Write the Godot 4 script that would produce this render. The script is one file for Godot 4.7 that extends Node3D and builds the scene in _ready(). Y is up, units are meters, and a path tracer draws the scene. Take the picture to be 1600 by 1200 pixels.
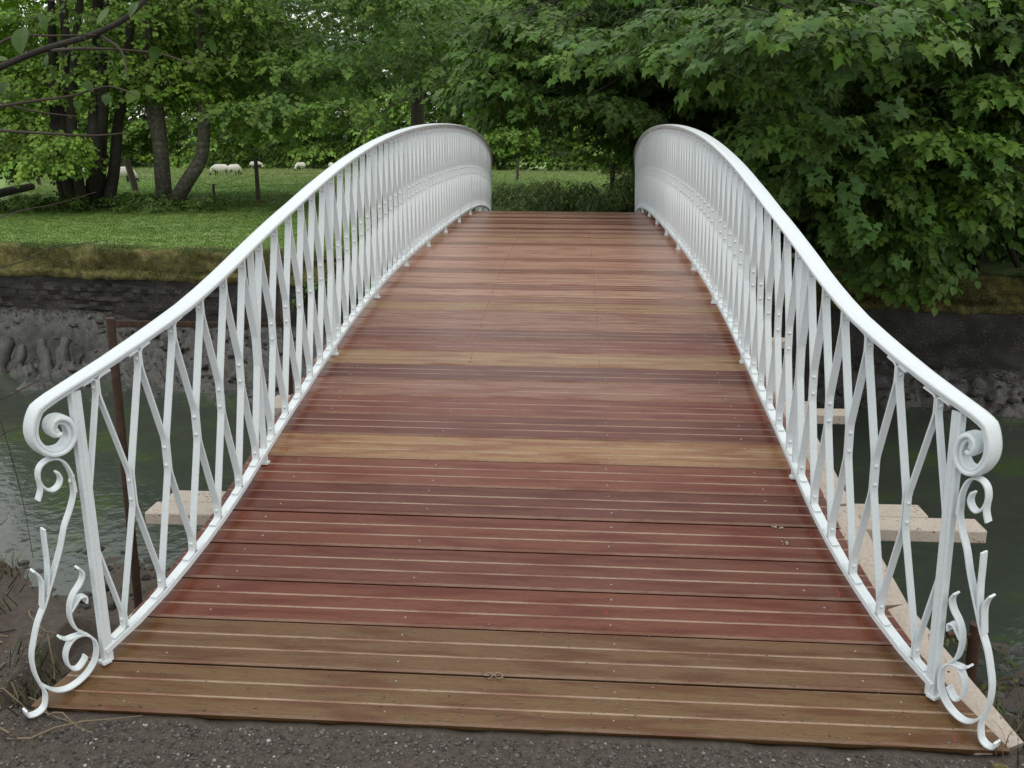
extends Node3D
# White iron footbridge with a hardwood deck over a small river; sheep meadow and trees behind.
# Distances run forward from the camera: G(x, y, forward) turns them into Godot's axes.

const CAM_R := Vector3(0.99771881, 0.00385596, -0.06739665)
const CAM_U := Vector3(-0.02163165, 0.96398491, -0.26507579)
const CAM_B := Vector3(0.06394723, 0.26592900, 0.96186928)
const EYE := 1.55
const XC := -0.16          # middle of the bridge
const ZC := 7.70           # crest of the bridge
const Z0 := 2.145          # front edge of the first plank
const U0 := 5.555
const BOARD := 0.155
const MEADOW := -0.17
const WATER := -1.65

var rng := RandomNumberGenerator.new()
var noise := FastNoiseLite.new()
var M := {}
var used := {}

# ------------------------------------------------------------------ small helpers
func G(x: float, y: float, z: float) -> Vector3:
	return Vector3(x, y, -z)

func px_dir(px: float, py: float) -> Vector3:
	return -CAM_B + CAM_R * ((px - 800.0) / 1450.0) + CAM_U * ((600.0 - py) / 1450.0)

func px_at(px: float, py: float, z: float) -> Vector3:      # the point at forward distance z
	var d := px_dir(px, py)
	return Vector3(0, EYE, 0) + d * (z / -d.z)

func px_ground(px: float, py: float, y: float) -> Vector3:  # the point at height y
	var d := px_dir(px, py)
	return Vector3(0, EYE, 0) + d * ((y - EYE) / d.y)

class MB:
	var v := PackedVector3Array()
	var n := PackedVector3Array()
	var t := PackedVector2Array()
	var c := PackedColorArray()
	var col := Color(1, 1, 1)
	func vert(p: Vector3, nn: Vector3, uv := Vector2.ZERO) -> void:
		v.append(p); n.append(nn); t.append(uv); c.append(col)
	func tri(a: Vector3, b: Vector3, d: Vector3, nn: Vector3, ua := Vector2.ZERO, ub := Vector2.ZERO, ud := Vector2.ZERO) -> void:
		if (b - a).cross(d - a).dot(nn) > 0.0:
			vert(a, nn, ua); vert(d, nn, ud); vert(b, nn, ub)
		else:
			vert(a, nn, ua); vert(b, nn, ub); vert(d, nn, ud)
	func quad(a: Vector3, b: Vector3, d: Vector3, e: Vector3, nn: Vector3, ua := Vector2.ZERO, ub := Vector2.ZERO, ud := Vector2.ZERO, ue := Vector2.ZERO) -> void:
		tri(a, b, d, nn, ua, ub, ud)
		tri(a, d, e, nn, ua, ud, ue)
	func stri(a: Vector3, b: Vector3, d: Vector3, na: Vector3, nb: Vector3, nd: Vector3, ua := Vector2.ZERO, ub := Vector2.ZERO, ud := Vector2.ZERO) -> void:
		if (b - a).cross(d - a).dot(na + nb + nd) > 0.0:
			vert(a, na, ua); vert(d, nd, ud); vert(b, nb, ub)
		else:
			vert(a, na, ua); vert(b, nb, ub); vert(d, nd, ud)
	func mesh() -> ArrayMesh:
		var a := []
		a.resize(Mesh.ARRAY_MAX)
		a[Mesh.ARRAY_VERTEX] = v; a[Mesh.ARRAY_NORMAL] = n; a[Mesh.ARRAY_TEX_UV] = t; a[Mesh.ARRAY_COLOR] = c
		var m := ArrayMesh.new()
		m.add_surface_from_arrays(Mesh.PRIMITIVE_TRIANGLES, a)
		return m
	# box given by a middle, half axes; edges chamfered by ch
	func box(mid: Vector3, ax: Vector3, ay: Vector3, az: Vector3) -> void:
		for s in [-1.0, 1.0]:
			var su: float = s
			quad(mid + ax * su - ay - az, mid + ax * su + ay - az, mid + ax * su + ay + az, mid + ax * su - ay + az, (ax * su).normalized())
			quad(mid + ay * su - ax - az, mid + ay * su + ax - az, mid + ay * su + ax + az, mid + ay * su - ax + az, (ay * su).normalized())
			quad(mid + az * su - ax - ay, mid + az * su + ax - ay, mid + az * su + ax + ay, mid + az * su - ax + ay, (az * su).normalized())
	# a section (side, up; counter-clockwise) swept along a path with given side and up vectors
	func sweep(path: PackedVector3Array, side: PackedVector3Array, up: PackedVector3Array, sec: PackedVector2Array, caps := true, uvs := 1.0) -> void:
		var k := sec.size()
		var len := 0.0
		for i in path.size() - 1:
			var l2 := len + path[i].distance_to(path[i + 1])
			var per := 0.0
			for j in k:
				var p := sec[j]
				var q := sec[(j + 1) % k]
				var e := q - p
				var n2 := Vector2(e.y, -e.x).normalized()
				var na := (side[i] * n2.x + up[i] * n2.y).normalized()
				var nb := (side[i + 1] * n2.x + up[i + 1] * n2.y).normalized()
				var a := path[i] + side[i] * p.x + up[i] * p.y
				var b := path[i] + side[i] * q.x + up[i] * q.y
				var d := path[i + 1] + side[i + 1] * q.x + up[i + 1] * q.y
				var f := path[i + 1] + side[i + 1] * p.x + up[i + 1] * p.y
				var per2 := per + e.length()
				stri(a, b, d, na, na, nb, Vector2(len, per) * uvs, Vector2(len, per2) * uvs, Vector2(l2, per2) * uvs)
				stri(a, d, f, na, nb, nb, Vector2(len, per) * uvs, Vector2(l2, per2) * uvs, Vector2(l2, per) * uvs)
				per = per2
			len = l2
		if caps:
			for e in [0, path.size() - 1]:
				var o: int = e
				var nn := (path[0] - path[1]).normalized() if o == 0 else (path[o] - path[o - 1]).normalized()
				for j in range(1, k - 1):
					tri(path[o] + side[o] * sec[0].x + up[o] * sec[0].y, path[o] + side[o] * sec[j].x + up[o] * sec[j].y, path[o] + side[o] * sec[j + 1].x + up[o] * sec[j + 1].y, nn)
	# a flat bar along a path: width w across, thickness th in the bending plane
	func bar(path: PackedVector3Array, across: Vector3, w: float, th: float) -> void:
		var side := PackedVector3Array()
		var up := PackedVector3Array()
		for i in path.size():
			var tg := (path[mini(i + 1, path.size() - 1)] - path[maxi(i - 1, 0)]).normalized()
			var s := (across - tg * across.dot(tg)).normalized()
			side.append(s)
			up.append(s.cross(tg).normalized())
		var a := w * 0.5
		var b := th * 0.5
		var h := minf(b * 0.5, 0.0016)
		sweep(path, side, up, PackedVector2Array([Vector2(-a + h, -b), Vector2(a - h, -b), Vector2(a, -b + h), Vector2(a, b - h), Vector2(a - h, b), Vector2(-a + h, b), Vector2(-a, b - h), Vector2(-a, -b + h)]))
	# round tube with a radius at every point
	func tube(path: PackedVector3Array, r: PackedFloat32Array, sides := 8, rough := 0.0, nz: FastNoiseLite = null, closed := true) -> void:
		var rings := []
		var ref := Vector3(0.31, 0.17, 0.93).normalized()
		var lens := 0.0
		var cum := PackedFloat32Array()
		for i in path.size():
			if i > 0: lens += path[i].distance_to(path[i - 1])
			cum.append(lens)
			var tg := (path[mini(i + 1, path.size() - 1)] - path[maxi(i - 1, 0)]).normalized()
			var s := (ref - tg * ref.dot(tg))
			if s.length() < 0.05: s = Vector3.RIGHT - tg * tg.x
			s = s.normalized()
			ref = s
			var u := tg.cross(s)
			var ring := PackedVector3Array()
			for j in sides:
				var an := TAU * j / sides
				var dirv := s * cos(an) + u * sin(an)
				var rr := r[i]
				if nz: rr *= 1.0 + rough * nz.get_noise_3dv((path[i] + dirv * r[i]) * 6.0)
				ring.append(path[i] + dirv * rr)
			rings.append(ring)
		for i in path.size() - 1:
			for j in sides:
				var k := (j + 1) % sides
				var A: Vector3 = rings[i][j]; var B: Vector3 = rings[i][k]; var C: Vector3 = rings[i + 1][k]; var D: Vector3 = rings[i + 1][j]
				var nA := (A - path[i]).normalized(); var nB := (B - path[i]).normalized(); var nC := (C - path[i + 1]).normalized(); var nD := (D - path[i + 1]).normalized()
				var u0 := float(j) / sides; var u1 := float(j + 1) / sides
				stri(A, B, C, nA, nB, nC, Vector2(u0, cum[i]), Vector2(u1, cum[i]), Vector2(u1, cum[i + 1]))
				stri(A, C, D, nA, nC, nD, Vector2(u0, cum[i]), Vector2(u1, cum[i + 1]), Vector2(u0, cum[i + 1]))
		if closed:
			for e in [0, path.size() - 1]:
				var o: int = e
				var nn := (path[0] - path[1]).normalized() if o == 0 else (path[o] - path[o - 1]).normalized()
				for j in sides:
					tri(path[o], rings[o][j], rings[o][(j + 1) % sides], nn)
	# low dome, flat side at p, bulging along nn
	func dome(p: Vector3, nn: Vector3, r: float, h: float, sides := 8) -> void:
		var s := nn.cross(Vector3.UP).normalized()
		var u := nn.cross(s)
		var prev := PackedVector3Array()
		for ring in 3:
			var f: float = [1.0, 0.72, 0.0][ring]
			var hh: float = [0.0, 0.68, 1.0][ring]
			var cur := PackedVector3Array()
			for j in sides:
				var an := TAU * j / sides
				cur.append(p + (s * cos(an) + u * sin(an)) * r * f + nn * h * hh)
			if ring > 0:
				for j in sides:
					var k := (j + 1) % sides
					var A := prev[j]; var B := prev[k]; var C := cur[k]; var D := cur[j]
					stri(A, B, C, (A - p + nn * h * 0.2).normalized(), (B - p + nn * h * 0.2).normalized(), (C - p + nn * h * 0.2).normalized())
					if ring < 2: stri(A, C, D, (A - p + nn * h * 0.2).normalized(), (C - p + nn * h * 0.2).normalized(), (D - p + nn * h * 0.2).normalized())
			prev = cur

func numbered(called: String) -> String:
	if not used.has(called):
		used[called] = 0
		return called
	used[called] += 1
	return "%s_%03d" % [called, used[called]]

func put(mesh: Mesh, called: String, mat: Material, parent: Node = null) -> MeshInstance3D:
	var o := MeshInstance3D.new()
	o.mesh = mesh
	if mat: o.material_override = mat
	o.cast_shadow = GeometryInstance3D.SHADOW_CASTING_SETTING_ON
	if parent == null:
		o.name = numbered(called); add_child(o, true)
	else:
		o.name = called; parent.add_child(o, true)
	return o

func base(called: String, at := Vector3.ZERO) -> Node3D:
	var o := Node3D.new()
	o.name = numbered(called)
	add_child(o, true)
	o.position = at
	return o

func tag(o: Node, label: String, category: String, group := "") -> Node:
	o.set_meta("label", label)
	o.set_meta("category", category)
	if group != "": o.set_meta("group", group)
	return o

func structure(o: Node) -> Node:
	o.set_meta("kind", "structure")
	return o

func smooth_path(p: PackedVector3Array, k := 4) -> PackedVector3Array:
	var out := PackedVector3Array()
	for i in p.size() - 1:
		var a := p[maxi(i - 1, 0)]; var b := p[i]; var c := p[i + 1]; var d := p[mini(i + 2, p.size() - 1)]
		for j in k:
			out.append(b.cubic_interpolate(c, a, d, float(j) / k))
	out.append(p[p.size() - 1])
	return out

func copies(called: String, mesh: Mesh, mat: Material, xf: Array, cols: PackedColorArray, parent: Node = null) -> MultiMeshInstance3D:
	var mm := MultiMesh.new()
	mm.transform_format = MultiMesh.TRANSFORM_3D
	mm.use_colors = true
	mm.mesh = mesh
	mm.instance_count = xf.size()
	for i in xf.size():
		mm.set_instance_transform(i, xf[i])
		mm.set_instance_color(i, cols[i])
	var o := MultiMeshInstance3D.new()
	o.multimesh = mm
	o.material_override = mat
	o.set_meta("kind", "stuff")
	if parent == null:
		o.name = numbered(called); add_child(o, true)
	else:
		o.name = called; parent.add_child(o, true)
	return o

# ------------------------------------------------------------------ materials
func noise_image(seed_: int, freq: float, size: int, octaves := 5, stretch_y := 1) -> Image:
	var f := FastNoiseLite.new()
	f.seed = seed_; f.frequency = freq; f.fractal_octaves = octaves
	f.noise_type = FastNoiseLite.TYPE_SIMPLEX_SMOOTH
	return f.get_seamless_image(size, size)

# fine and coarse noise mixed and looked up in a list of [value, linear colour]
func ramp_texture(seed_: int, freq: float, stops: Array, size := 512, fine := 0.35) -> ImageTexture:
	var a := noise_image(seed_, freq, size, 4)
	var b := noise_image(seed_ + 7, freq * 7.0, size, 3)
	var im := Image.create(size, size, true, Image.FORMAT_RGB8)
	for y in size:
		for x in size:
			var k := a.get_pixel(x, y).r * (1.0 - fine) + b.get_pixel(x, y).r * fine
			var c: Color = stops[stops.size() - 1][1]
			for i in stops.size() - 1:
				if k < stops[i + 1][0]:
					c = (stops[i][1] as Color).lerp(stops[i + 1][1], clampf((k - stops[i][0]) / (stops[i + 1][0] - stops[i][0]), 0, 1))
					break
			im.set_pixel(x, y, c.linear_to_srgb())
	im.generate_mipmaps()
	return ImageTexture.create_from_image(im)

func grey_texture(im: Image) -> ImageTexture:
	im.generate_mipmaps()
	return ImageTexture.create_from_image(im)

func mat(called: String, lin: Color, rough: float, spec := 0.5) -> StandardMaterial3D:
	var m := StandardMaterial3D.new()
	m.resource_name = called
	m.albedo_color = lin.linear_to_srgb()
	m.roughness = rough
	m.metallic_specular = spec
	M[called] = m
	return m

func tri_mat(called: String, tex: Texture2D, scale: float, rough: float, relief := 0.0, relief_tex: Texture2D = null) -> StandardMaterial3D:
	var m := mat(called, Color(1, 1, 1), rough)
	m.albedo_texture = tex
	m.uv1_triplanar = true
	m.uv1_world_triplanar = true
	m.uv1_scale = Vector3.ONE * scale
	if relief > 0.0:
		m.heightmap_enabled = true
		m.heightmap_texture = relief_tex if relief_tex else tex
		m.heightmap_scale = relief
	return m

func make_materials() -> void:
	var wp := mat("white_paint", Color(1, 1, 1), 0.36)
	wp.albedo_texture = ramp_texture(131, 0.03, [[0.0, Color(0.16, 0.12, 0.09)], [0.19, Color(0.40, 0.36, 0.31)], [0.24, Color(0.66, 0.70, 0.71)], [0.40, Color(0.71, 0.765, 0.785)], [0.6, Color(0.74, 0.795, 0.815)], [1.0, Color(0.77, 0.82, 0.84)]], 1024, 0.5)
	var brush := noise_image(31, 0.05, 512, 5)
	wp.uv1_triplanar = true
	wp.uv1_world_triplanar = true
	wp.uv1_scale = Vector3.ONE * 2.2
	wp.heightmap_enabled = true
	wp.heightmap_texture = grey_texture(brush)
	wp.heightmap_scale = 0.06
	# hardwood: grain runs along u
	var g1 := FastNoiseLite.new(); g1.seed = 5; g1.frequency = 1.0; g1.fractal_octaves = 4
	var g2 := FastNoiseLite.new(); g2.seed = 9; g2.frequency = 1.0; g2.fractal_octaves = 3
	var im := Image.create(1024, 512, true, Image.FORMAT_RGB8)
	var hm := Image.create(1024, 512, true, Image.FORMAT_RGB8)
	for y in 512:
		for x in 1024:
			var fx := float(x); var fy := float(y)
			var w := g2.get_noise_2d(fx * 0.004, fy * 0.012)
			var k := 0.5 + 0.42 * g1.get_noise_2d(fx * 0.011 + w * 2.0, fy * 0.21 + w * 3.0) + 0.22 * g1.get_noise_2d(fx * 0.05 + 300.0, fy * 0.55)
			var pore := g1.get_noise_2d(fx * 0.05 + 900.0, fy * 0.7 + 50.0)
			var c := Color(0.80, 0.75, 0.71).lerp(Color(1.0, 1.0, 1.0), clampf(k, 0, 1))
			if pore > 0.36: c = c.lerp(Color(0.50, 0.42, 0.38), 0.45)
			var blot := g2.get_noise_2d(fx * 0.006 + 40.0, fy * 0.02)
			c = c.lerp(Color(0.72, 0.52, 0.45), clampf(blot * 1.2, 0, 0.5)).lerp(Color(1.0, 0.97, 0.90), clampf(-blot * 1.0, 0, 0.2))
			im.set_pixel(x, y, c)
			var hgt := clampf(k * 0.7 + (0.0 if pore > 0.36 else 0.3), 0, 1)
			hm.set_pixel(x, y, Color(hgt, hgt, hgt))
	im.generate_mipmaps()
	var wd := mat("hardwood", Color(1, 1, 1), 0.30, 0.42)
	wd.vertex_color_use_as_albedo = true
	wd.albedo_texture = ImageTexture.create_from_image(im)
	wd.heightmap_enabled = true
	wd.heightmap_texture = grey_texture(hm)
	wd.heightmap_scale = 0.05
	var pale := ramp_texture(12, 0.012, [[0.0, Color(0.32, 0.275, 0.23)], [0.40, Color(0.43, 0.37, 0.31)], [0.60, Color(0.51, 0.445, 0.38)], [0.70, Color(0.42, 0.35, 0.29)], [0.78, Color(0.12, 0.08, 0.05)], [1.0, Color(0.10, 0.06, 0.04)]], 512, 0.62)
	tri_mat("pale_timber", pale, 1.4, 0.7, 0.1)
	var rust := ramp_texture(44, 0.02, [[0.0, Color(0.022, 0.015, 0.012)], [0.45, Color(0.052, 0.029, 0.018)], [0.7, Color(0.095, 0.046, 0.024)], [1.0, Color(0.15, 0.09, 0.05)]], 256, 0.5)
	tri_mat("rust", rust, 2.5, 0.75, 0.3)
	var soil := ramp_texture(3, 0.02, [[0.0, Color(0.024, 0.018, 0.013)], [0.42, Color(0.060, 0.046, 0.035)], [0.62, Color(0.092, 0.075, 0.060)], [0.8, Color(0.14, 0.12, 0.10)], [1.0, Color(0.22, 0.21, 0.19)]], 1024, 0.6)
	tri_mat("soil", soil, 1.6, 0.9, 0.9)
	var mud := ramp_texture(21, 0.012, [[0.0, Color(0.012, 0.011, 0.010)], [0.38, Color(0.035, 0.033, 0.030)], [0.55, Color(0.075, 0.072, 0.068)], [0.68, Color(0.115, 0.112, 0.104)], [0.78, Color(0.07, 0.09, 0.035)], [1.0, Color(0.08, 0.11, 0.03)]], 1024, 0.55)
	tri_mat("mud", mud, 0.45, 0.5, 2.0)
	var moss := ramp_texture(61, 0.014, [[0.0, Color(0.018, 0.014, 0.008)], [0.36, Color(0.055, 0.042, 0.018)], [0.45, Color(0.12, 0.085, 0.032)], [0.52, Color(0.16, 0.15, 0.032)], [0.60, Color(0.11, 0.14, 0.028)], [0.67, Color(0.24, 0.21, 0.075)], [0.78, Color(0.32, 0.29, 0.21)], [1.0, Color(0.40, 0.38, 0.34)]], 1024, 0.55)
	tri_mat("mossy_stone", moss, 0.42, 0.95, 4.0)
	var wet := ramp_texture(71, 0.014, [[0.0, Color(0.008, 0.008, 0.007)], [0.48, Color(0.020, 0.018, 0.015)], [0.62, Color(0.036, 0.032, 0.026)], [0.75, Color(0.075, 0.066, 0.054)], [1.0, Color(0.12, 0.11, 0.09)]], 512, 0.55)
	tri_mat("wet_stone", wet, 0.5, 0.6, 3.0)
	var lawn := ramp_texture(83, 0.01, [[0.0, Color(0.09, 0.135, 0.034)], [0.40, Color(0.145, 0.245, 0.054)], [0.58, Color(0.20, 0.315, 0.075)], [0.72, Color(0.26, 0.33, 0.12)], [1.0, Color(0.28, 0.27, 0.15)]], 512, 0.5)
	tri_mat("grass_ground", lawn, 0.35, 0.95, 1.5)
	var bark := ramp_texture(91, 0.015, [[0.0, Color(0.03, 0.026, 0.02)], [0.40, Color(0.085, 0.076, 0.058)], [0.58, Color(0.13, 0.12, 0.095)], [0.68, Color(0.22, 0.22, 0.17)], [1.0, Color(0.36, 0.37, 0.31)]], 512, 0.45)
	tri_mat("bark", bark, 1.1, 0.9, 2.0)
	var dark := ramp_texture(95, 0.02, [[0.0, Color(0.012, 0.010, 0.008)], [0.5, Color(0.03, 0.025, 0.019)], [1.0, Color(0.075, 0.065, 0.05)]], 256, 0.5)
	tri_mat("dark_bark", dark, 1.1, 0.9, 2.0)
	# river: murky green water with small ripples
	var wt := mat("river_water", Color(0.030, 0.040, 0.030), 0.08, 0.45)
	var rip := noise_image(51, 0.018, 1024, 5)
	rip.convert(Image.FORMAT_RGBA8)
	var nm := rip.duplicate() as Image
	nm.bump_map_to_normal_map(6.0)
	wt.normal_enabled = true
	wt.normal_texture = grey_texture(nm)
	wt.normal_scale = 0.16
	var algae := ramp_texture(53, 0.006, [[0.0, Color(0.042, 0.052, 0.043)], [0.55, Color(0.052, 0.063, 0.051)], [0.70, Color(0.055, 0.080, 0.040)], [0.82, Color(0.055, 0.092, 0.028)], [1.0, Color(0.06, 0.10, 0.025)]], 512, 0.3)
	wt.albedo_color = Color(1, 1, 1)
	wt.albedo_texture = algae
	wt.uv1_scale = Vector3(0.32, 0.32, 1)
	var lf := mat("leaf", Color(1, 1, 1), 0.48, 0.35)
	lf.vertex_color_use_as_albedo = true
	lf.cull_mode = BaseMaterial3D.CULL_DISABLED
	lf.backlight_enabled = true
	lf.backlight = Color(0.54, 0.66, 0.14)
	var gr := mat("grass_blade", Color(1, 1, 1), 0.6)
	gr.vertex_color_use_as_albedo = true
	gr.cull_mode = BaseMaterial3D.CULL_DISABLED
	gr.backlight_enabled = true
	gr.backlight = Color(0.5, 0.6, 0.2)
	var st := mat("stone_grain", Color(1, 1, 1), 0.9)
	st.vertex_color_use_as_albedo = true
	mat("twig", Color(0.05, 0.036, 0.024), 0.85)
	mat("dry_stalk", Color(0.20, 0.155, 0.10), 0.85)
	mat("screw_zinc", Color(0.42, 0.38, 0.33), 0.45).metallic = 0.5
	mat("red_chalk", Color(0.30, 0.055, 0.045), 0.95)
	var wl := mat("wool", Color(1, 1, 1), 0.95)
	wl.vertex_color_use_as_albedo = true
	mat("wire", Color(0.10, 0.09, 0.08), 0.6)
	mat("post_wood", Color(0.075, 0.060, 0.044), 0.9)

# ------------------------------------------------------------------ the bridge's curves
func deck_y(z: float) -> float:
	var u := (z - ZC) / U0
	return 0.71 * (1.0 - (0.1 * u * u + 0.9 * u * u * u * u))

func hand_y(z: float) -> float:
	var u := (z - ZC) / 5.4
	return 1.575 - 0.67 * (0.48 * u * u + 0.52 * u * u * u * u)

func low_y(z: float) -> float:
	var u := (z - ZC) / 5.4
	return deck_y(z) + 0.047 + 0.014 * maxf(0.0, 1.0 - u * u)

const HWZ := [2.05, 2.13, 2.2, 2.3, 2.4, 2.5, 2.63, 2.77, 2.91, 3.2, 3.57, 3.95, 4.7]
const HWX := [1.32, 1.25, 1.20, 1.14, 1.086, 1.05, 1.012, 0.984, 0.964, 0.943, 0.921, 0.912, 0.907]
func half_w(z: float) -> float:
	var zz := z if z <= ZC else 2.0 * ZC - z
	if zz >= HWZ[HWZ.size() - 1]: return HWX[HWX.size() - 1]
	for i in HWZ.size() - 1:
		if zz < HWZ[i + 1]:
			return lerpf(HWX[i], HWX[i + 1], (zz - HWZ[i]) / (HWZ[i + 1] - HWZ[i]))
	return 0.907

func lean(sg: float) -> float:
	return -0.03 if sg > 0.0 else 0.0

func rail_pt(sg: float, z: float, y: float) -> Vector3:
	var f := (y - deck_y(z)) / 0.85
	return G(XC + sg * half_w(z) + lean(sg) * f, y, z)

func rail_across(sg: float, z: float) -> Vector3:
	var k := sg * (half_w(z + 0.04) - half_w(z - 0.04)) / 0.08
	return G(1.0, 0.0, -k).normalized()

func px_deck(px: float, py: float) -> Vector3:   # where a ray meets the deck
	var z := Z0
	while z < ZC:
		var p := px_at(px, py, z)
		if p.y <= deck_y(z): return G(p.x, deck_y(z), z)
		z += 0.002
	return px_at(px, py, ZC)

func build_bridge() -> void:
	var br := base("footbridge")
	tag(br, "arched footbridge with white iron lattice railings and red-brown plank deck", "footbridge")
	# arc length table of the deck
	var tz := PackedFloat32Array(); var ts := PackedFloat32Array()
	var s := 0.0
	var z := Z0
	while z <= 2.0 * ZC - Z0 + 0.001:
		tz.append(z); ts.append(s)
		var dy := deck_y(z + 0.005) - deck_y(z)
		s += sqrt(0.005 * 0.005 + dy * dy)
		z += 0.005
	var at_s := func(q: float) -> float:
		var i := ts.bsearch(q)
		if i <= 0: return tz[0]
		if i >= ts.size(): return tz[tz.size() - 1]
		return lerpf(tz[i - 1], tz[i], (q - ts[i - 1]) / (ts[i] - ts[i - 1]))
	var n := int(s / BOARD)
	var pitch := s / n
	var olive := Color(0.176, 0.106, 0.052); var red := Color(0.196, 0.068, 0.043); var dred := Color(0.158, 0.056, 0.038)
	var tan := Color(0.33, 0.200, 0.105); var brown := Color(0.30, 0.150, 0.108); var sheen_pink := Color(0.50, 0.300, 0.230)
	var tones := [olive, olive, red, dred, red, dred, red, tan, dred, red, brown, dred, tan, red, dred, brown, brown, tan, brown, sheen_pink, brown, sheen_pink, sheen_pink, brown, sheen_pink, sheen_pink, brown, sheen_pink, sheen_pink, sheen_pink, sheen_pink, brown, sheen_pink, sheen_pink]  # farther boards paler: grazing sky sheen put into their colour
	var screws := MB.new()
	var chalk := MB.new()
	for i in n:
		var za: float = at_s.call(i * pitch + 0.003)
		var zb: float = at_s.call((i + 1) * pitch - 0.003)
		var a := G(XC, deck_y(za), za)
		var b := G(XC, deck_y(zb), zb)
		var along := (b - a).normalized()
		var nrm := Vector3.RIGHT.cross(along).normalized()
		if nrm.y < 0: nrm = -nrm
		var W := (b - a).length()
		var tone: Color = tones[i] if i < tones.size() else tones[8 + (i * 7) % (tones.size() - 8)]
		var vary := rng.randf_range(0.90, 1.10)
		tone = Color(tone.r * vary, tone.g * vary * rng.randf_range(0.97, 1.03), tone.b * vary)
		var pale := tone.lerp(Color(0.56, 0.46, 0.37), 0.72)
		var edge := tone.lerp(Color(0.44, 0.32, 0.25), 0.55)
		var lift := rng.randf_range(-0.0012, 0.0012)
		# section across the board: [distance along, height, colour of the strip that starts here]
		var g0 := W * 0.345; var g1 := W * 0.655; var gw := 0.0031
		var sec := [[0.0, -0.028, tone], [0.0, -0.006, edge], [0.0055, 0.0, tone], [g0 - gw, 0.0, pale], [g0 - gw * 0.6, -0.0018, pale], [g0 + gw * 0.6, -0.0018, pale], [g0 + gw, 0.0, tone], [g1 - gw, 0.0, pale], [g1 - gw * 0.6, -0.0018, pale], [g1 + gw * 0.6, -0.0018, pale], [g1 + gw, 0.0, tone], [W - 0.0055, 0.0, pale], [W, -0.006, tone], [W, -0.028, tone], [0.0, -0.028, tone]]
		var mb := MB.new()
		var uo := Vector2(0.5, rng.randf_range(0.02, 0.64))
		var flip := 1.0 if rng.randf() < 0.5 else -1.0
		var ea := half_w(za) + 0.075 + rng.randf_range(-0.006, 0.006)
		var eb := half_w(zb) + 0.075 + rng.randf_range(-0.004, 0.004)
		var poly_l := PackedVector3Array(); var poly_r := PackedVector3Array()
		for k in sec.size():
			var d: float = sec[k][0]; var h: float = sec[k][1]
			var ex := lerpf(ea, eb, d / W)
			var p := a + along * d + nrm * (h + lift)
			poly_l.append(p - Vector3.RIGHT * ex)
			poly_r.append(p + Vector3.RIGHT * ex)
		for k in sec.size() - 1:
			var e := poly_l[k + 1] - poly_l[k]
			var nn := Vector3.RIGHT.cross(e).normalized()
			if k < 13:
				if nn.dot(nrm - along * (1.0 if k == 0 else (-1.0 if k == 12 else 0.0)) * 5.0) < 0: nn = -nn
			else:
				nn = -nrm
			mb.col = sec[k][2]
			var v0: float = sec[k][0] / 0.155 * 0.30; var v1: float = sec[k + 1][0] / 0.155 * 0.30 + absf(sec[k + 1][1] - sec[k][1]) * 1.0
			var ul := uo + Vector2(poly_l[k].x * 0.33 * flip, v0); var ur := uo + Vector2(poly_r[k].x * 0.33 * flip, v0)
			var ul2 := uo + Vector2(poly_l[k + 1].x * 0.33 * flip, v1); var ur2 := uo + Vector2(poly_r[k + 1].x * 0.33 * flip, v1)
			mb.quad(poly_l[k], poly_l[k + 1], poly_r[k + 1], poly_r[k], nn, ul, ul2, ur2, ur)
		mb.col = tone.lerp(Color(0.2, 0.14, 0.1), 0.3)
		for k in range(1, sec.size() - 2):
			mb.tri(poly_l[0], poly_l[k], poly_l[k + 1], Vector3.LEFT)
			mb.tri(poly_r[0], poly_r[k], poly_r[k + 1], Vector3.RIGHT)
		put(mb.mesh(), "plank", M.hardwood, br)
		for xs in [-0.481 - XC, 0.137 - XC, -half_w(za) * 0.86, half_w(za) * 0.86]:
			for f in [0.19, 0.80]:
				if rng.randf() < 0.3: continue
				var sx: float = xs + rng.randf_range(-0.009, 0.009)
				var p2 := a + along * (W * float(f) + rng.randf_range(-0.004, 0.004)) + nrm * (0.0002 + lift) + Vector3.RIGHT * sx
				screws.dome(p2, nrm, rng.randf_range(0.0030, 0.0048), 0.0012, 6)
		# snapped chalk lines, left on the boards in broken strokes
		for xs in [-0.452 - XC, 0.120 - XC, half_w(za) * 0.955, -half_w(za) * 0.945]:
			var sx: float = xs
			for seg in [[0.006, g0 - gw], [g0 + gw, g1 - gw], [g1 + gw, W - 0.006]]:
				if rng.randf() < ((0.2 if i > 10 else 0.88) if absf(sx + 0.02) < 0.5 else 0.75): continue
				var d0: float = lerpf(seg[0], seg[1], rng.randf_range(0.0, 0.3)); var d1: float = lerpf(seg[0], seg[1], rng.randf_range(0.6, 1.0))
				var wl := rng.randf_range(0.0010, 0.0020)
				var o := nrm * (0.0006 + lift)
				var q0 := a + along * d0 + Vector3.RIGHT * sx + o; var q1 := a + along * d1 + Vector3.RIGHT * (sx + rng.randf_range(-0.002, 0.002)) + o
				chalk.quad(q0 - Vector3.RIGHT * wl, q0 + Vector3.RIGHT * wl, q1 + Vector3.RIGHT * wl, q1 - Vector3.RIGHT * wl, nrm)
	put(screws.mesh(), "screw_heads", M.screw_zinc, br).set_meta("kind", "stuff")
	put(chalk.mesh(), "chalk_line", M.red_chalk, br).set_meta("kind", "stuff")
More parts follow.
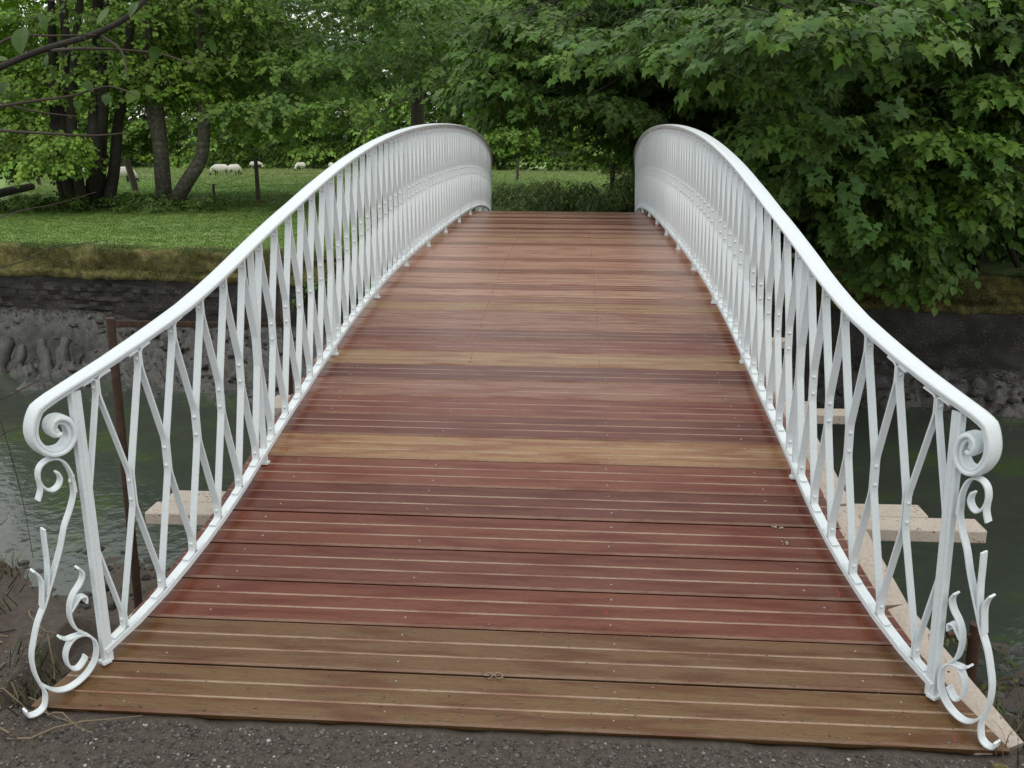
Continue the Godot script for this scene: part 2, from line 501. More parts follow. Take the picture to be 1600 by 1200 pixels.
	# pale timber stringers under the board ends, in lengths that follow the arch
	for sg in [-1.0, 1.0]:
		var cuts := [2.20, 2.62, 3.05, 3.75, 4.6, 5.6, 6.7, 7.7, 8.7, 9.8, 10.8, 11.65, 12.35, 12.8, 13.2]
		for k in cuts.size() - 1:
			var mb := MB.new()
			var pth := PackedVector3Array(); var sd := PackedVector3Array(); var up := PackedVector3Array()
			for q in 4:
				var zz: float = lerpf(cuts[k], cuts[k + 1] - 0.008, q / 3.0)
				pth.append(G(XC + float(sg) * (half_w(zz) + (0.105 if sg > 0 else (0.03 if k == 0 else -0.06))), deck_y(zz) - 0.034 - 0.085, zz))
			var tg := (pth[3] - pth[0]).normalized()
			for q in 4:
				pth[q] = pth[0] + tg * ((pth[q] - pth[0]).dot(tg)) if q < 3 else pth[q]
				sd.append((Vector3.RIGHT - tg * tg.x).normalized()); up.append(sd[q].cross(tg) * -1.0)
			for q in 4:
				if up[q].y < 0: up[q] = -up[q]
			mb.sweep(pth, sd, up, PackedVector2Array([Vector2(-0.072, -0.085), Vector2(0.072, -0.085), Vector2(0.072, 0.080), Vector2(0.067, 0.085), Vector2(-0.067, 0.085), Vector2(-0.072, 0.080)]))
			put(mb.mesh(), "stringer", M.pale_timber, br)
	for sg in [-1.0, 1.0]:
		build_railing(br, sg)

const VOLUTE := [[-0.013, 0.911], [0.048, 0.885], [0.092, 0.852], [0.113, 0.808], [0.114, 0.770], [0.098, 0.740], [0.072, 0.722], [0.040, 0.724], [0.017, 0.746], [0.010, 0.774], [0.020, 0.803], [0.043, 0.816], [0.062, 0.808], [0.068, 0.788], [0.057, 0.772], [0.044, 0.776]]
const SCROLLS := {
	"upper_scroll": [[[0.022, 0.600], [0.024, 0.632], [0.029, 0.662], [0.042, 0.691], [0.062, 0.706], [0.087, 0.705], [0.105, 0.689], [0.110, 0.660], [0.099, 0.634], [0.081, 0.621], [0.063, 0.629], [0.055, 0.648], [0.062, 0.668]], [[0.110, 0.664], [0.108, 0.632], [0.118, 0.604]]],
	"long_scroll": [[[0.024, 0.650], [0.026, 0.632], [0.027, 0.594], [0.042, 0.552], [0.061, 0.512], [0.079, 0.456], [0.100, 0.403], [0.124, 0.346], [0.140, 0.308], [0.162, 0.266], [0.178, 0.219], [0.189, 0.175], [0.188, 0.126], [0.177, 0.081], [0.169, 0.053], [0.174, 0.020], [0.187, 0.006], [0.205, 0.003], [0.221, 0.009], [0.225, 0.027]], [[0.115, 0.522], [0.116, 0.484], [0.117, 0.428], [0.122, 0.378], [0.130, 0.338]], [[0.156, 0.416], [0.142, 0.394], [0.138, 0.365], [0.146, 0.306]]],
	"lower_scroll": [[[0.172, 0.078], [0.144, 0.049], [0.110, 0.038], [0.073, 0.047], [0.043, 0.068], [0.023, 0.099], [0.019, 0.138], [0.029, 0.163], [0.048, 0.180], [0.075, 0.181], [0.095, 0.162], [0.104, 0.132], [0.097, 0.099], [0.077, 0.086], [0.058, 0.101], [0.051, 0.114]], [[0.113, 0.200], [0.096, 0.186], [0.075, 0.185], [0.048, 0.182]]],
	"leaf_scroll": [[[0.046, 0.182], [0.067, 0.205], [0.078, 0.244], [0.075, 0.282], [0.061, 0.311], [0.039, 0.336], [0.030, 0.362], [0.042, 0.383]], [[0.076, 0.263], [0.060, 0.281], [0.047, 0.294], [0.031, 0.291], [0.032, 0.273]]]}
const PHI := 0.663        # how far the end scrolls turn outward
const ZEND := 2.27

func build_railing(br: Node3D, sg: float) -> void:
	var rl := Node3D.new()
	rl.name = "railing"
	br.add_child(rl, true)
	rl.set_meta("label", "white riveted strap-iron railing on the side of the mossy river wall and sheep" if sg < 0 else "white riveted strap-iron railing on the side of the overhanging leaves")
	# bays in arc length along the handrail
	var zs := PackedFloat32Array(); var ss := PackedFloat32Array()
	var s := 0.0; var z := ZEND
	var zfar := 2.0 * ZC - ZEND
	while z <= zfar + 0.0001:
		zs.append(z); ss.append(s)
		var p := rail_pt(sg, z, hand_y(z)); var q := rail_pt(sg, z + 0.01, hand_y(z + 0.01))
		s += p.distance_to(q); z += 0.01
	var at := func(v: float) -> float:
		var i := ss.bsearch(v)
		if i <= 0: return zs[0]
		if i >= ss.size(): return zs[zs.size() - 1]
		return lerpf(zs[i - 1], zs[i], (v - ss[i - 1]) / (ss[i] - ss[i - 1]))
	var bays := 72
	var pit := s / bays
	var riv := MB.new()
	var T := 0.006
	var Wb := 0.0245
	for i in bays + 1:
		if i % 6 == 0:
			# straight post with a foot on the deck
			var zp: float = at.call(i * pit)
			var mb := MB.new()
			var endp := i == 0 or i == bays
			var hw := 0.0115 if endp else 0.0110
			var foot := deck_y(zp) + (0.012 if endp else 0.003)
			var top := hand_y(zp) - 0.018
			var ac := rail_across(sg, zp)
			var fw := ac.cross(Vector3.UP).normalized()
			var b0 := rail_pt(sg, zp, foot); var t0 := rail_pt(sg, zp, top)
			var upv := (t0 - b0).normalized()
			mb.bar(PackedVector3Array([b0, (b0 + t0) * 0.5, t0]), ac, hw * 2.0, 0.010)
			if endp:
				var off := -ac * sg * (hw - 0.003)
				var ow := fw * (0.014 if (fw.z > 0) == (i != 0) else -0.014)
				mb.bar(PackedVector3Array([b0 + off + ow, (b0 + t0) * 0.5 + off + ow, t0 + off + ow]), fw, 0.018, 0.006)
			mb.box(b0 + upv * 0.002, ac * (hw + 0.004), Vector3(0, 0.004, 0), fw * 0.013)
			put(mb.mesh(), "post", M.white_paint, rl)
		if i == bays: break
		var za: float = at.call(i * pit); var zb: float = at.call((i + 1) * pit)
		var zc: float = at.call((i + 0.5) * pit)
		for side in [-1.0, 1.0]:
			var sd: float = side
			var zm: float = za if sd < 0 else zb
			var edge_i: int = i if sd < 0 else i + 1
			var gap := T * 0.5 if edge_i % 6 != 0 else T * 0.5 + 0.0055
			zm -= sd * gap
			var z1 := zc + sd * T * 0.5
			var y0 := low_y(zc) + 0.0125; var y1 := hand_y(zc) - 0.0190
			var H := y1 - y0
			var fl := 0.034
			var mid := (low_y(zm) + hand_y(zm)) * 0.5
			var pts := PackedVector3Array()
			var pl := [[z1 + sd * fl, y0 + (low_y(zc + sd * fl) - low_y(zc)) - 0.0, 0], [z1 + sd * 0.006, y0 + (low_y(zc + sd * 0.006) - low_y(zc)), 0], [z1, y0 + 0.006, 0], [z1, y0 + 0.045, 0], [lerpf(z1, zm, 0.04), y0 + 0.060, 0], [lerpf(z1, zm, 0.96), mid - 0.060, 0], [zm, mid - 0.044, 0], [zm, mid + 0.044, 0], [lerpf(z1, zm, 0.96), mid + 0.060, 0], [lerpf(z1, zm, 0.04), y1 - 0.060, 0], [z1, y1 - 0.045, 0], [z1, y1 - 0.006, 0], [z1 + sd * 0.006, y1 + (hand_y(zc + sd * 0.006) - hand_y(zc)), 0], [z1 + sd * fl, y1 + (hand_y(zc + sd * fl) - hand_y(zc)), 0]]
			for q in pl:
				pts.append(rail_pt(sg, q[0], q[1]))
			var mb := MB.new()
			var ac := rail_across(sg, zc)
			mb.bar(pts, ac, Wb, T)
			put(mb.mesh(), "baluster", M.white_paint, rl)
			var fw := -ac.cross(Vector3.UP).normalized()   # towards the near end or away
			if fw.z < 0: fw = -fw
			if sd < 0:
				for yy in [y0 + 0.027, y1 - 0.027]:
					var p := rail_pt(sg, zc, yy)
					riv.dome(p + fw * T, fw, 0.0068, 0.0048)
					riv.dome(p - fw * T, -fw, 0.0068, 0.0048)
			if sd > 0 and i < bays - 1 and (i + 1) % 6 != 0:
				for yy in [mid - 0.028, mid + 0.028]:
					var p := rail_pt(sg, zb, yy)
					riv.dome(p + fw * T, fw, 0.0068, 0.0048)
					riv.dome(p - fw * T, -fw, 0.0068, 0.0048)
			if edge_i % 6 == 0:
				for yy in [mid - 0.028, mid + 0.028]:
					riv.dome(rail_pt(sg, zm, yy) + fw * T * 0.5 * (1.0 if sd > 0 else -1.0) * -1.0, fw * (1.0 if sd < 0 else -1.0) * -1.0, 0.0068, 0.0048)
			# rivet through the bottom flange
			var zf := z1 + sd * 0.022
			riv.dome(rail_pt(sg, zf, y0 + low_y(zf) - low_y(zc) + T * 0.5), Vector3.UP, 0.0060, 0.004)
	put(riv.mesh(), "rivets", M.white_paint, rl).set_meta("kind", "stuff")
	# bottom rail
	var lo := PackedVector3Array(); var los := PackedVector3Array(); var lou := PackedVector3Array()
	var hi := PackedVector3Array(); var his := PackedVector3Array(); var hiu := PackedVector3Array()
	var steps := 110
	for k in steps + 1:
		var zz := lerpf(ZEND, zfar, float(k) / steps)
		lo.append(rail_pt(sg, zz, low_y(zz)))
	for k in steps + 1:
		var zz := lerpf(ZEND, zfar, float(k) / steps)
		var tg := (lo[mini(k + 1, steps)] - lo[maxi(k - 1, 0)]).normalized()
		var ac := rail_across(sg, zz)
		var sdv := (ac - tg * ac.dot(tg)).normalized()
		los.append(sdv)
		var u := sdv.cross(tg)
		lou.append(u if u.y > 0 else -u)
	var mb2 := MB.new()
	mb2.sweep(lo, los, lou, PackedVector2Array([Vector2(-0.0145, -0.009), Vector2(0.0145, -0.009), Vector2(0.016, -0.0075), Vector2(0.016, 0.0075), Vector2(0.0145, 0.009), Vector2(-0.0145, 0.009), Vector2(-0.016, 0.0075), Vector2(-0.016, -0.0075)]))
	put(mb2.mesh(), "bottom_rail", M.white_paint, rl)
	# handrail with a volute at each end
	var raw := PackedVector3Array()
	var acr := PackedVector3Array()
	var near := end_plane(sg, false)
	var far := end_plane(sg, true)
	var vol := PackedVector3Array()
	for q in VOLUTE: vol.append(Vector3(q[0], q[1], 0))
	vol = smooth_path(vol, 4)
	for k in range(vol.size() - 1, 4, -1):
		raw.append(near[0] + near[1] * vol[k].x + Vector3(0, vol[k].y, 0) + Vector3(lean(sg), 0, 0)); acr.append(near[2])
	for k in range(0, steps + 1):
		var zz := lerpf(ZEND, zfar, float(k) / steps)
		raw.append(rail_pt(sg, zz, hand_y(zz))); acr.append(rail_across(sg, zz))
	for k in range(5, vol.size()):
		raw.append(far[0] + far[1] * vol[k].x + Vector3(0, vol[k].y, 0) + Vector3(lean(sg), 0, 0)); acr.append(far[2])
	for it in 5:
		var cp := raw.duplicate()
		for k in range(1, raw.size() - 1):
			var dj := mini(absi(k - (vol.size() - 5)), absi(k - (raw.size() - vol.size() + 4)))
			if dj < 4: raw[k] = cp[k].lerp((cp[k - 1] + cp[k + 1]) * 0.5, 0.6)
	for k in raw.size():
		var tg := (raw[mini(k + 1, raw.size() - 1)] - raw[maxi(k - 1, 0)]).normalized()
		var ac := acr[k]
		if ac.x < 0: ac = -ac
		var sdv := (ac - tg * ac.dot(tg)).normalized()
		his.append(sdv)
		hiu.append(sdv.cross(tg) * (1.0 if sdv.cross(Vector3(0, 0, -1)).y > 0 else -1.0))
	var mb3 := MB.new()
	mb3.sweep(raw, his, hiu, PackedVector2Array([Vector2(-0.0195, -0.016), Vector2(0.0195, -0.016), Vector2(0.0205, -0.009), Vector2(0.0175, -0.008), Vector2(0.0180, -0.006), Vector2(0.0275, -0.005), Vector2(0.0295, -0.003), Vector2(0.0295, 0.002), Vector2(0.0270, 0.0045), Vector2(0.0130, 0.0085), Vector2(-0.0130, 0.0085), Vector2(-0.0270, 0.0045), Vector2(-0.0295, 0.002), Vector2(-0.0295, -0.003), Vector2(-0.0275, -0.005), Vector2(-0.0180, -0.006), Vector2(-0.0175, -0.008), Vector2(-0.0205, -0.009)]))
	put(mb3.mesh(), "handrail", M.white_paint, rl)
	# wrought scrolls at both ends
	for e in [near, far]:
		for key in SCROLLS:
			var mb := MB.new()
			for line in SCROLLS[key]:
				var pp := PackedVector3Array()
				for q in line:
					pp.append(e[0] + e[1] * float(q[0]) + Vector3(0, q[1], 0) + Vector3(lean(sg) * float(q[1]) / 0.9, 0, 0))
				mb.bar(smooth_path(pp, 4), e[2], 0.0275, 0.0060)
			if key == "upper_scroll":
				mb.dome(e[0] + e[1] * 0.030 + Vector3(0, 0.632, 0), (e[1] as Vector3).normalized(), 0.008, 0.005)
			put(mb.mesh(), key, M.white_paint, rl)

# the vertical plane of the end scrolls: [foot of the post, outward direction, its normal]
func end_plane(sg: float, far: bool) -> Array:
	var z := ZEND if not far else 2.0 * ZC - ZEND
	var o := G(XC + sg * half_w(z), 0.0, z)
	var d := G(sg * sin(PHI), 0.0, -cos(PHI) if not far else cos(PHI))
	if sg > 0.0: return [o + Vector3(0, 0.012, 0), d * 0.80, d.cross(Vector3.UP).normalized()]
	return [o, d, d.cross(Vector3.UP).normalized()]

# ------------------------------------------------------------------ ground, river, wall
func field_y(z: float) -> float:
	return MEADOW - maxf(0.0, z - 23.0) * 0.030

func px_field(px: float, py: float) -> Vector3:
	var p := px_ground(px, py, MEADOW)
	for it in 12: p = p.lerp(px_ground(px, py, field_y(minf(-p.z, 90.0))), 0.7)
	return p

func near_edge(x: float) -> float:
	if x < 0.0:
		return lerpf(2.42, 2.95, clampf((-x - 1.2) / 0.9, 0, 1)) + 0.10 * noise.get_noise_2d(x * 30.0, 3.0)
	return lerpf(2.42, 2.34, clampf((x - 1.0) / 0.6, 0, 1)) + 0.05 * noise.get_noise_2d(x * 30.0, 3.0)

func near_h(x: float, z: float) -> float:
	var e := near_edge(x)
	var bump := 0.010 * noise.get_noise_2d(x * 260.0, z * 260.0) + 0.014 * noise.get_noise_2d(x * 70.0, z * 70.0)
	var y := -0.040 + bump
	y += 0.026 * smoothstep(1.85, 2.10, z) * smoothstep(1.6, 1.35, absf(x - XC))
	y = minf(y, -0.012)
	if z > 2.16 and absf(x - XC) < 1.45 and z < e: y = -0.10 + bump
	if z > e:
		var d := z - e
		var drop := 1.25 * smoothstep(0.0, 0.75, d) + 0.115 * d
		y = -0.045 - drop + bump * 2.5 + 0.09 * noise.get_noise_2d(x * 45.0, z * 45.0) * smoothstep(0.1, 0.9, d)
	return y

func grid(xs: PackedFloat32Array, zs: PackedFloat32Array, h: Callable) -> ArrayMesh:
	var nx := xs.size(); var nz := zs.size()
	var P := PackedVector3Array(); P.resize(nx * nz)
	for j in nz:
		for i in nx:
			P[j * nx + i] = G(xs[i], h.call(xs[i], zs[j]), zs[j])
	var N := PackedVector3Array(); N.resize(nx * nz)
	for j in nz:
		for i in nx:
			var a := P[j * nx + mini(i + 1, nx - 1)] - P[j * nx + maxi(i - 1, 0)]
			var b := P[mini(j + 1, nz - 1) * nx + i] - P[maxi(j - 1, 0) * nx + i]
			var q := a.cross(b).normalized()
			N[j * nx + i] = q if q.y > 0 else -q
	var mb := MB.new()
	for j in nz - 1:
		for i in nx - 1:
			var a := j * nx + i; var b := a + 1; var c := a + nx + 1; var d := a + nx
			mb.stri(P[a], P[b], P[c], N[a], N[b], N[c]); mb.stri(P[a], P[c], P[d], N[a], N[c], N[d])
	return mb.mesh()

func steps_of(parts: Array) -> PackedFloat32Array:   # [[from, to, step], ...]
	var o := PackedFloat32Array()
	for p in parts:
		var v: float = p[0]
		while v < p[1] - 0.0001:
			o.append(v); v += p[2]
	o.append(parts[parts.size() - 1][1])
	return o

# far river wall: forward distance of its face at x
func wall_z(x: float) -> float:
	return 12.15 - x * 0.131

func mud_h(x: float, z: float) -> float:
	var d := wall_z(x) - 0.12 - z          # distance out from the wall
	var left := smoothstep(0.5, -1.5, x)
	var shelf := smoothstep(-6.2, -6.9, x + 0.25 * noise.get_noise_2d(z * 60.0, 1.0))
	var reach := lerpf(1.0, 1.9, left)
	var y := -1.17 - 0.56 * smoothstep(0.0, reach, d) - 0.12 * maxf(0.0, d - reach)
	y += shelf * (0.10 * smoothstep(0.75, 0.6, d) - 0.26 * smoothstep(0.62, 0.72, d) * smoothstep(1.5, 0.9, d))
	y += (0.16 * noise.get_noise_2d(x * 80.0, z * 80.0) + 0.16 * absf(noise.get_noise_2d(x * 190.0, z * 190.0)) + 0.045 * noise.get_noise_2d(x * 520.0, z * 520.0)) * smoothstep(-0.1, 0.35, d)
	y -= (1.0 - left) * 0.10
	return y

func build_ground() -> void:
	var xs := steps_of([[-30.0, -6.0, 1.5], [-6.0, -3.3, 0.12], [-3.3, 2.2, 0.025], [2.2, 6.0, 0.12], [6.0, 30.0, 1.5]])
	var zs := steps_of([[-30.0, -3.0, 3.0], [-3.0, 1.6, 0.2], [1.6, 3.2, 0.022], [3.2, 7.6, 0.11]])
	structure(put(grid(xs, zs, near_h), "ground", M.soil))
	var mb := MB.new()
	for i in 20:
		for j in 4:
			var x0 := -40.0 + i * 4.0; var z0 := 2.6 + j * 2.8
			mb.quad(G(x0, WATER, z0), G(x0 + 4, WATER, z0), G(x0 + 4, WATER, z0 + 2.8), G(x0, WATER, z0 + 2.8), Vector3.UP, Vector2(x0, z0), Vector2(x0 + 4, z0), Vector2(x0 + 4, z0 + 2.8), Vector2(x0, z0 + 2.8))
	structure(put(mb.mesh(), "river", M.river_water))
	var mx := steps_of([[-32.0, -9.5, 0.8], [-9.5, 7.5, 0.042], [7.5, 32.0, 0.8]])
	# mud below the far wall: rows run parallel to the wall
	var rows := PackedFloat32Array()
	for k in 100: rows.append(-0.3 + k * 0.033)
	var nx := mx.size(); var nz := rows.size()
	var P := PackedVector3Array(); P.resize(nx * nz); var N := PackedVector3Array(); N.resize(nx * nz)
	for j in nz:
		for i in nx:
			var z := wall_z(mx[i]) - rows[j]
			P[j * nx + i] = G(mx[i], mud_h(mx[i], z), z)
	for j in nz:
		for i in nx:
			var q := (P[j * nx + mini(i + 1, nx - 1)] - P[j * nx + maxi(i - 1, 0)]).cross(P[mini(j + 1, nz - 1) * nx + i] - P[maxi(j - 1, 0) * nx + i]).normalized()
			N[j * nx + i] = q if q.y > 0 else -q
	var mm := MB.new()
	for j in nz - 1:
		for i in nx - 1:
			var a := j * nx + i; var b := a + 1; var c := a + nx + 1; var d := a + nx
			mm.stri(P[a], P[b], P[c], N[a], N[b], N[c]); mm.stri(P[a], P[c], P[d], N[a], N[c], N[d])
	structure(put(mm.mesh(), "mud_bank", M.mud))
	# meadow beyond the wall
	var hz := steps_of([[11.0, 24.0, 0.35], [24.0, 60.0, 2.0], [60.0, 200.0, 20.0]])
	var hx := steps_of([[-160.0, -20.0, 20.0], [-20.0, 16.0, 0.5], [16.0, 160.0, 18.0]])
	var field := func(x: float, z: float) -> float:
		var d := z - wall_z(x) - 0.15
		var y := MEADOW + 0.04 * noise.get_noise_2d(x * 12.0, z * 12.0)
		if d < 0.0: y = -1.6
		y += field_y(z) - MEADOW
		return y
	structure(put(meadow_mesh(hx, field), "meadow", M.grass_ground))
	build_wall()

func meadow_mesh(hx: PackedFloat32Array, field: Callable) -> ArrayMesh:
	var rows := steps_of([[0.16, 10.0, 0.3], [10.0, 60.0, 2.5], [60.0, 220.0, 20.0]])
	var mb := MB.new()
	var nx := hx.size(); var nz := rows.size()
	var P := PackedVector3Array(); P.resize(nx * nz)
	for j in nz:
		for i in nx:
			var z := wall_z(clampf(hx[i], -30, 30)) + rows[j]
			P[j * nx + i] = G(hx[i], field.call(hx[i], z + 0.01), z)
	for j in nz - 1:
		for i in nx - 1:
			var a := j * nx + i; var b := a + 1; var c := a + nx + 1; var d := a + nx
			mb.stri(P[a], P[b], P[c], Vector3.UP, Vector3.UP, Vector3.UP); mb.stri(P[a], P[c], P[d], Vector3.UP, Vector3.UP, Vector3.UP)
	return mb.mesh()

func wall_strip(x0: float, x1: float, step: float, prof: Array, rough: float, fr: float) -> ArrayMesh:
	# prof: [out from the wall line, height]
	var xs := steps_of([[x0, x1, step]])
	var fine := []
	for k in prof.size() - 1:
		var m := maxi(1, int(Vector2(prof[k][0], prof[k][1]).distance_to(Vector2(prof[k + 1][0], prof[k + 1][1])) / 0.05))
		for q in m: fine.append([lerpf(prof[k][0], prof[k + 1][0], float(q) / m), lerpf(prof[k][1], prof[k + 1][1], float(q) / m)])
	fine.append(prof[prof.size() - 1])
	var nx := xs.size(); var nz := fine.size()
	var P := PackedVector3Array(); P.resize(nx * nz); var N := PackedVector3Array(); N.resize(nx * nz)
	for j in nz:
		for i in nx:
			var o: float = fine[j][0]; var y: float = fine[j][1]
			var q := noise.get_noise_3d(xs[i] * fr, y * fr * 1.4, o * fr) + 0.5 * noise.get_noise_3d(xs[i] * fr * 3.3, y * fr * 3.3, 7.0)
			var q2 := noise.get_noise_2d(xs[i] * fr * 0.8, 90.0 + j * 0.2)
			P[j * nx + i] = G(xs[i], y + q2 * rough * 0.35, wall_z(xs[i]) - o - q * rough)
	for j in nz:
		for i in nx:
			var q := (P[j * nx + mini(i + 1, nx - 1)] - P[j * nx + maxi(i - 1, 0)]).cross(P[mini(j + 1, nz - 1) * nx + i] - P[maxi(j - 1, 0) * nx + i]).normalized()
			N[j * nx + i] = q if q.dot(Vector3(0, 0.3, 1)) > 0 else -q
	var mm := MB.new()
	for j in nz - 1:
		for i in nx - 1:
			var a := j * nx + i; var b := a + 1; var c := a + nx + 1; var d := a + nx
			mm.stri(P[a], P[b], P[c], N[a], N[b], N[c]); mm.stri(P[a], P[c], P[d], N[a], N[c], N[d])
	return mm.mesh()

func build_wall() -> void:
	var w := base("river_wall")
	tag(w, "old mossy stone river wall with a ledge along the far bank", "wall")
	put(wall_strip(-20.0, 16.0, 0.07, [[-0.6, MEADOW + 0.0], [-0.02, MEADOW + 0.02], [0.02, MEADOW - 0.01], [0.03, -0.46]], 0.10, 70.0), "upper_wall", M.mossy_stone, w)
	put(wall_strip(-20.0, 16.0, 0.07, [[0.0, -0.44], [0.14, -0.47], [0.17, -0.50], [0.16, -0.57], [0.07, -0.60]], 0.11, 80.0), "ledge", M.mossy_stone, w)
	put(wall_strip(-20.0, 16.0, 0.08, [[0.10, -0.58], [0.09, -1.2], [0.08, -2.1]], 0.05, 40.0), "lower_wall", M.wet_stone, w)
	wall_stones(w)

# rough coursed stones of the lower wall, one by one
func wall_stones(w: Node3D) -> void:
	var r := RandomNumberGenerator.new(); r.seed = 88
	var kinds := []
	for k in 6:
		var mb := MB.new()
		var P := []
		for j in 3:
			for i in 4:
				var q := Vector3((i / 3.0 - 0.5) * 2.0, (j / 2.0 - 0.5) * 2.0, 0)
				q.z = 0.9 + r.randf_range(-0.25, 0.25) if (i == 1 or i == 2) else 0.55 + r.randf_range(-0.2, 0.2)
				q += Vector3(r.randf_range(-0.08, 0.08), r.randf_range(-0.12, 0.12), 0)
				P.append(q)
		for j in 2:
			for i in 3:
				var a: Vector3 = P[j * 4 + i]; var b: Vector3 = P[j * 4 + i + 1]; var c: Vector3 = P[j * 4 + i + 5]; var d: Vector3 = P[j * 4 + i + 4]
				var nn := (b - a).cross(d - a).normalized()
				mb.quad(a, b, c, d, nn if nn.z > 0 else -nn)
		var rim := [0, 1, 2, 3, 7, 11, 10, 9, 8, 4]
		for i in rim.size():
			var a: Vector3 = P[rim[i]]; var b: Vector3 = P[rim[(i + 1) % rim.size()]]
			var out := Vector3(a.x + b.x, a.y + b.y, 0).normalized()
			mb.quad(a, b, Vector3(b.x, b.y, -1.0), Vector3(a.x, a.y, -1.0), out)
		kinds.append(mb.mesh())
	for row in 4:
		var x := -9.4 + r.randf() * 0.3
		var y := -0.70 - row * 0.135
		while x < -5.2:
			var hw := r.randf_range(0.13, 0.26)
			x += hw
			if x > -1.2 and x < 2.2: x = 2.2 + hw
			if r.randf() < 0.72:
				var o := put(kinds[r.randi() % 6], "stone", M.wet_stone, w)
				o.transform = Transform3D(Basis(Vector3.UP, 0.131).scaled(Vector3(hw - 0.008, 0.060 + r.randf_range(-0.006, 0.004), 0.045)), G(x, y + r.randf_range(-0.01, 0.01), wall_z(x) - 0.088))
			x += hw

# ------------------------------------------------------------------ leaves and trees
const MAPLE := [[0.0, 0.02], [0.40, -0.06], [0.30, 0.16], [0.62, 0.40], [0.30, 0.46], [0.26, 0.56], [0.20, 0.66], [0.0, 1.0]]
const MAPLE_FINE := [[0.0, 0.04], [0.20, -0.03], [0.40, -0.08], [0.37, 0.04], [0.30, 0.14], [0.45, 0.19], [0.66, 0.38], [0.50, 0.41], [0.44, 0.47], [0.24, 0.47], [0.31, 0.62], [0.25, 0.66], [0.22, 0.78], [0.12, 0.83], [0.0, 1.0]]
const OVATE := [[0.0, 0.0], [0.28, 0.12], [0.42, 0.38], [0.34, 0.66], [0.14, 0.88], [0.0, 1.0]]
const LANCE := [[0.0, 0.0], [0.13, 0.2], [0.17, 0.45], [0.09, 0.78], [0.0, 1.0]]

# one leaf: folded along its midrib, lobes drooping
func add_leaf(mb: MB, shape: Array, xf: Transform3D, size: float, fold: float, droop: float, col: Color) -> void:
	mb.col = col
	for sgn in [-1.0, 1.0]:
		var s: float = sgn
		var pts := PackedVector3Array()
		for q in shape:
			var x: float = q[0] * s; var z: float = q[1]
			pts.append(xf * (Vector3(x, absf(x) * fold - droop * z * z - 0.25 * droop * x * x, z) * size))
		var mid := xf * (Vector3(0, -droop * 0.16, 0.40) * size)
		for k in pts.size() - 1:
			var nn := (pts[k] - mid).cross(pts[k + 1] - mid)
			if nn.length() < 1e-9: continue
			nn = nn.normalized()
			if nn.dot(xf.basis.y) < 0: nn = -nn
			mb.tri(mid, pts[k], pts[k + 1], nn)

# leaf places of a flat, slightly drooping spray that reaches forward along z: [transform, size]
func spray_places(r: RandomNumberGenerator, length: float, pairs: int, size: float) -> Array:
	var out := []
	for k in pairs:
		var f := (k + 0.6) / pairs
		for s in [-1.0, 1.0]:
			if r.randf() < 0.12: continue
			var yaw := float(s) * r.randf_range(0.6, 1.35) * (1.0 - 0.45 * f)
			var pet := size * r.randf_range(0.25, 0.75)
			var o := Vector3(sin(yaw) * pet, -0.16 * length * f * f + r.randf_range(-0.03, 0.03), length * f + cos(yaw) * pet)
			var b := Basis(Vector3.UP, yaw + r.randf_range(-0.3, 0.3)) * Basis(Vector3.RIGHT, r.randf_range(0.05, 0.75)) * Basis(Vector3.FORWARD, r.randf_range(-0.4, 0.4))
			out.append([Transform3D(b, o), size * r.randf_range(0.5, 1.2)])
	out.append([Transform3D(Basis(Vector3.RIGHT, r.randf_range(0.2, 0.6)), Vector3(0, -0.16 * length, length * 1.0)), size * 0.9])
	return out

func make_sprays(seed_: int, shape: Array, count: int, length: float, pairs: int, size: float) -> Array:
	var r := RandomNumberGenerator.new(); r.seed = seed_
	var out := []
	for k in count:
		var mb := MB.new()
		for pl in spray_places(r, length, pairs, size):
			var t := r.randf_range(0.72, 1.25)
			add_leaf(mb, shape, pl[0], pl[1], r.randf_range(0.02, 0.22), r.randf_range(0.05, 0.35), Color(t * r.randf_range(0.9, 1.12), t, t * r.randf_range(0.8, 1.1)))
		mb.col = Color(0.55, 0.42, 0.3)
		var tw := PackedVector3Array()
		for q in 5: tw.append(Vector3(0, -0.16 * length * (q / 4.0) * (q / 4.0) - 0.004, length * q / 4.0))
		mb.tube(tw, PackedFloat32Array([0.006, 0.005, 0.004, 0.003, 0.002]), 4, 0.0, null, false)
		out.append(mb.mesh())
	return out

var S := {}
func make_leaf_library() -> void:
	S["maple"] = make_sprays(101, MAPLE, 5, 0.32, 6, 0.096)
	S["maple_fine"] = make_sprays(103, MAPLE, 4, 0.40, 5, 0.105)
	S["ovate"] = make_sprays(105, OVATE, 4, 0.34, 5, 0.085)
	S["hazel"] = make_sprays(107, OVATE, 4, 0.36, 4, 0.115)
	S["lance"] = make_sprays(109, LANCE, 4, 0.36, 6, 0.11)

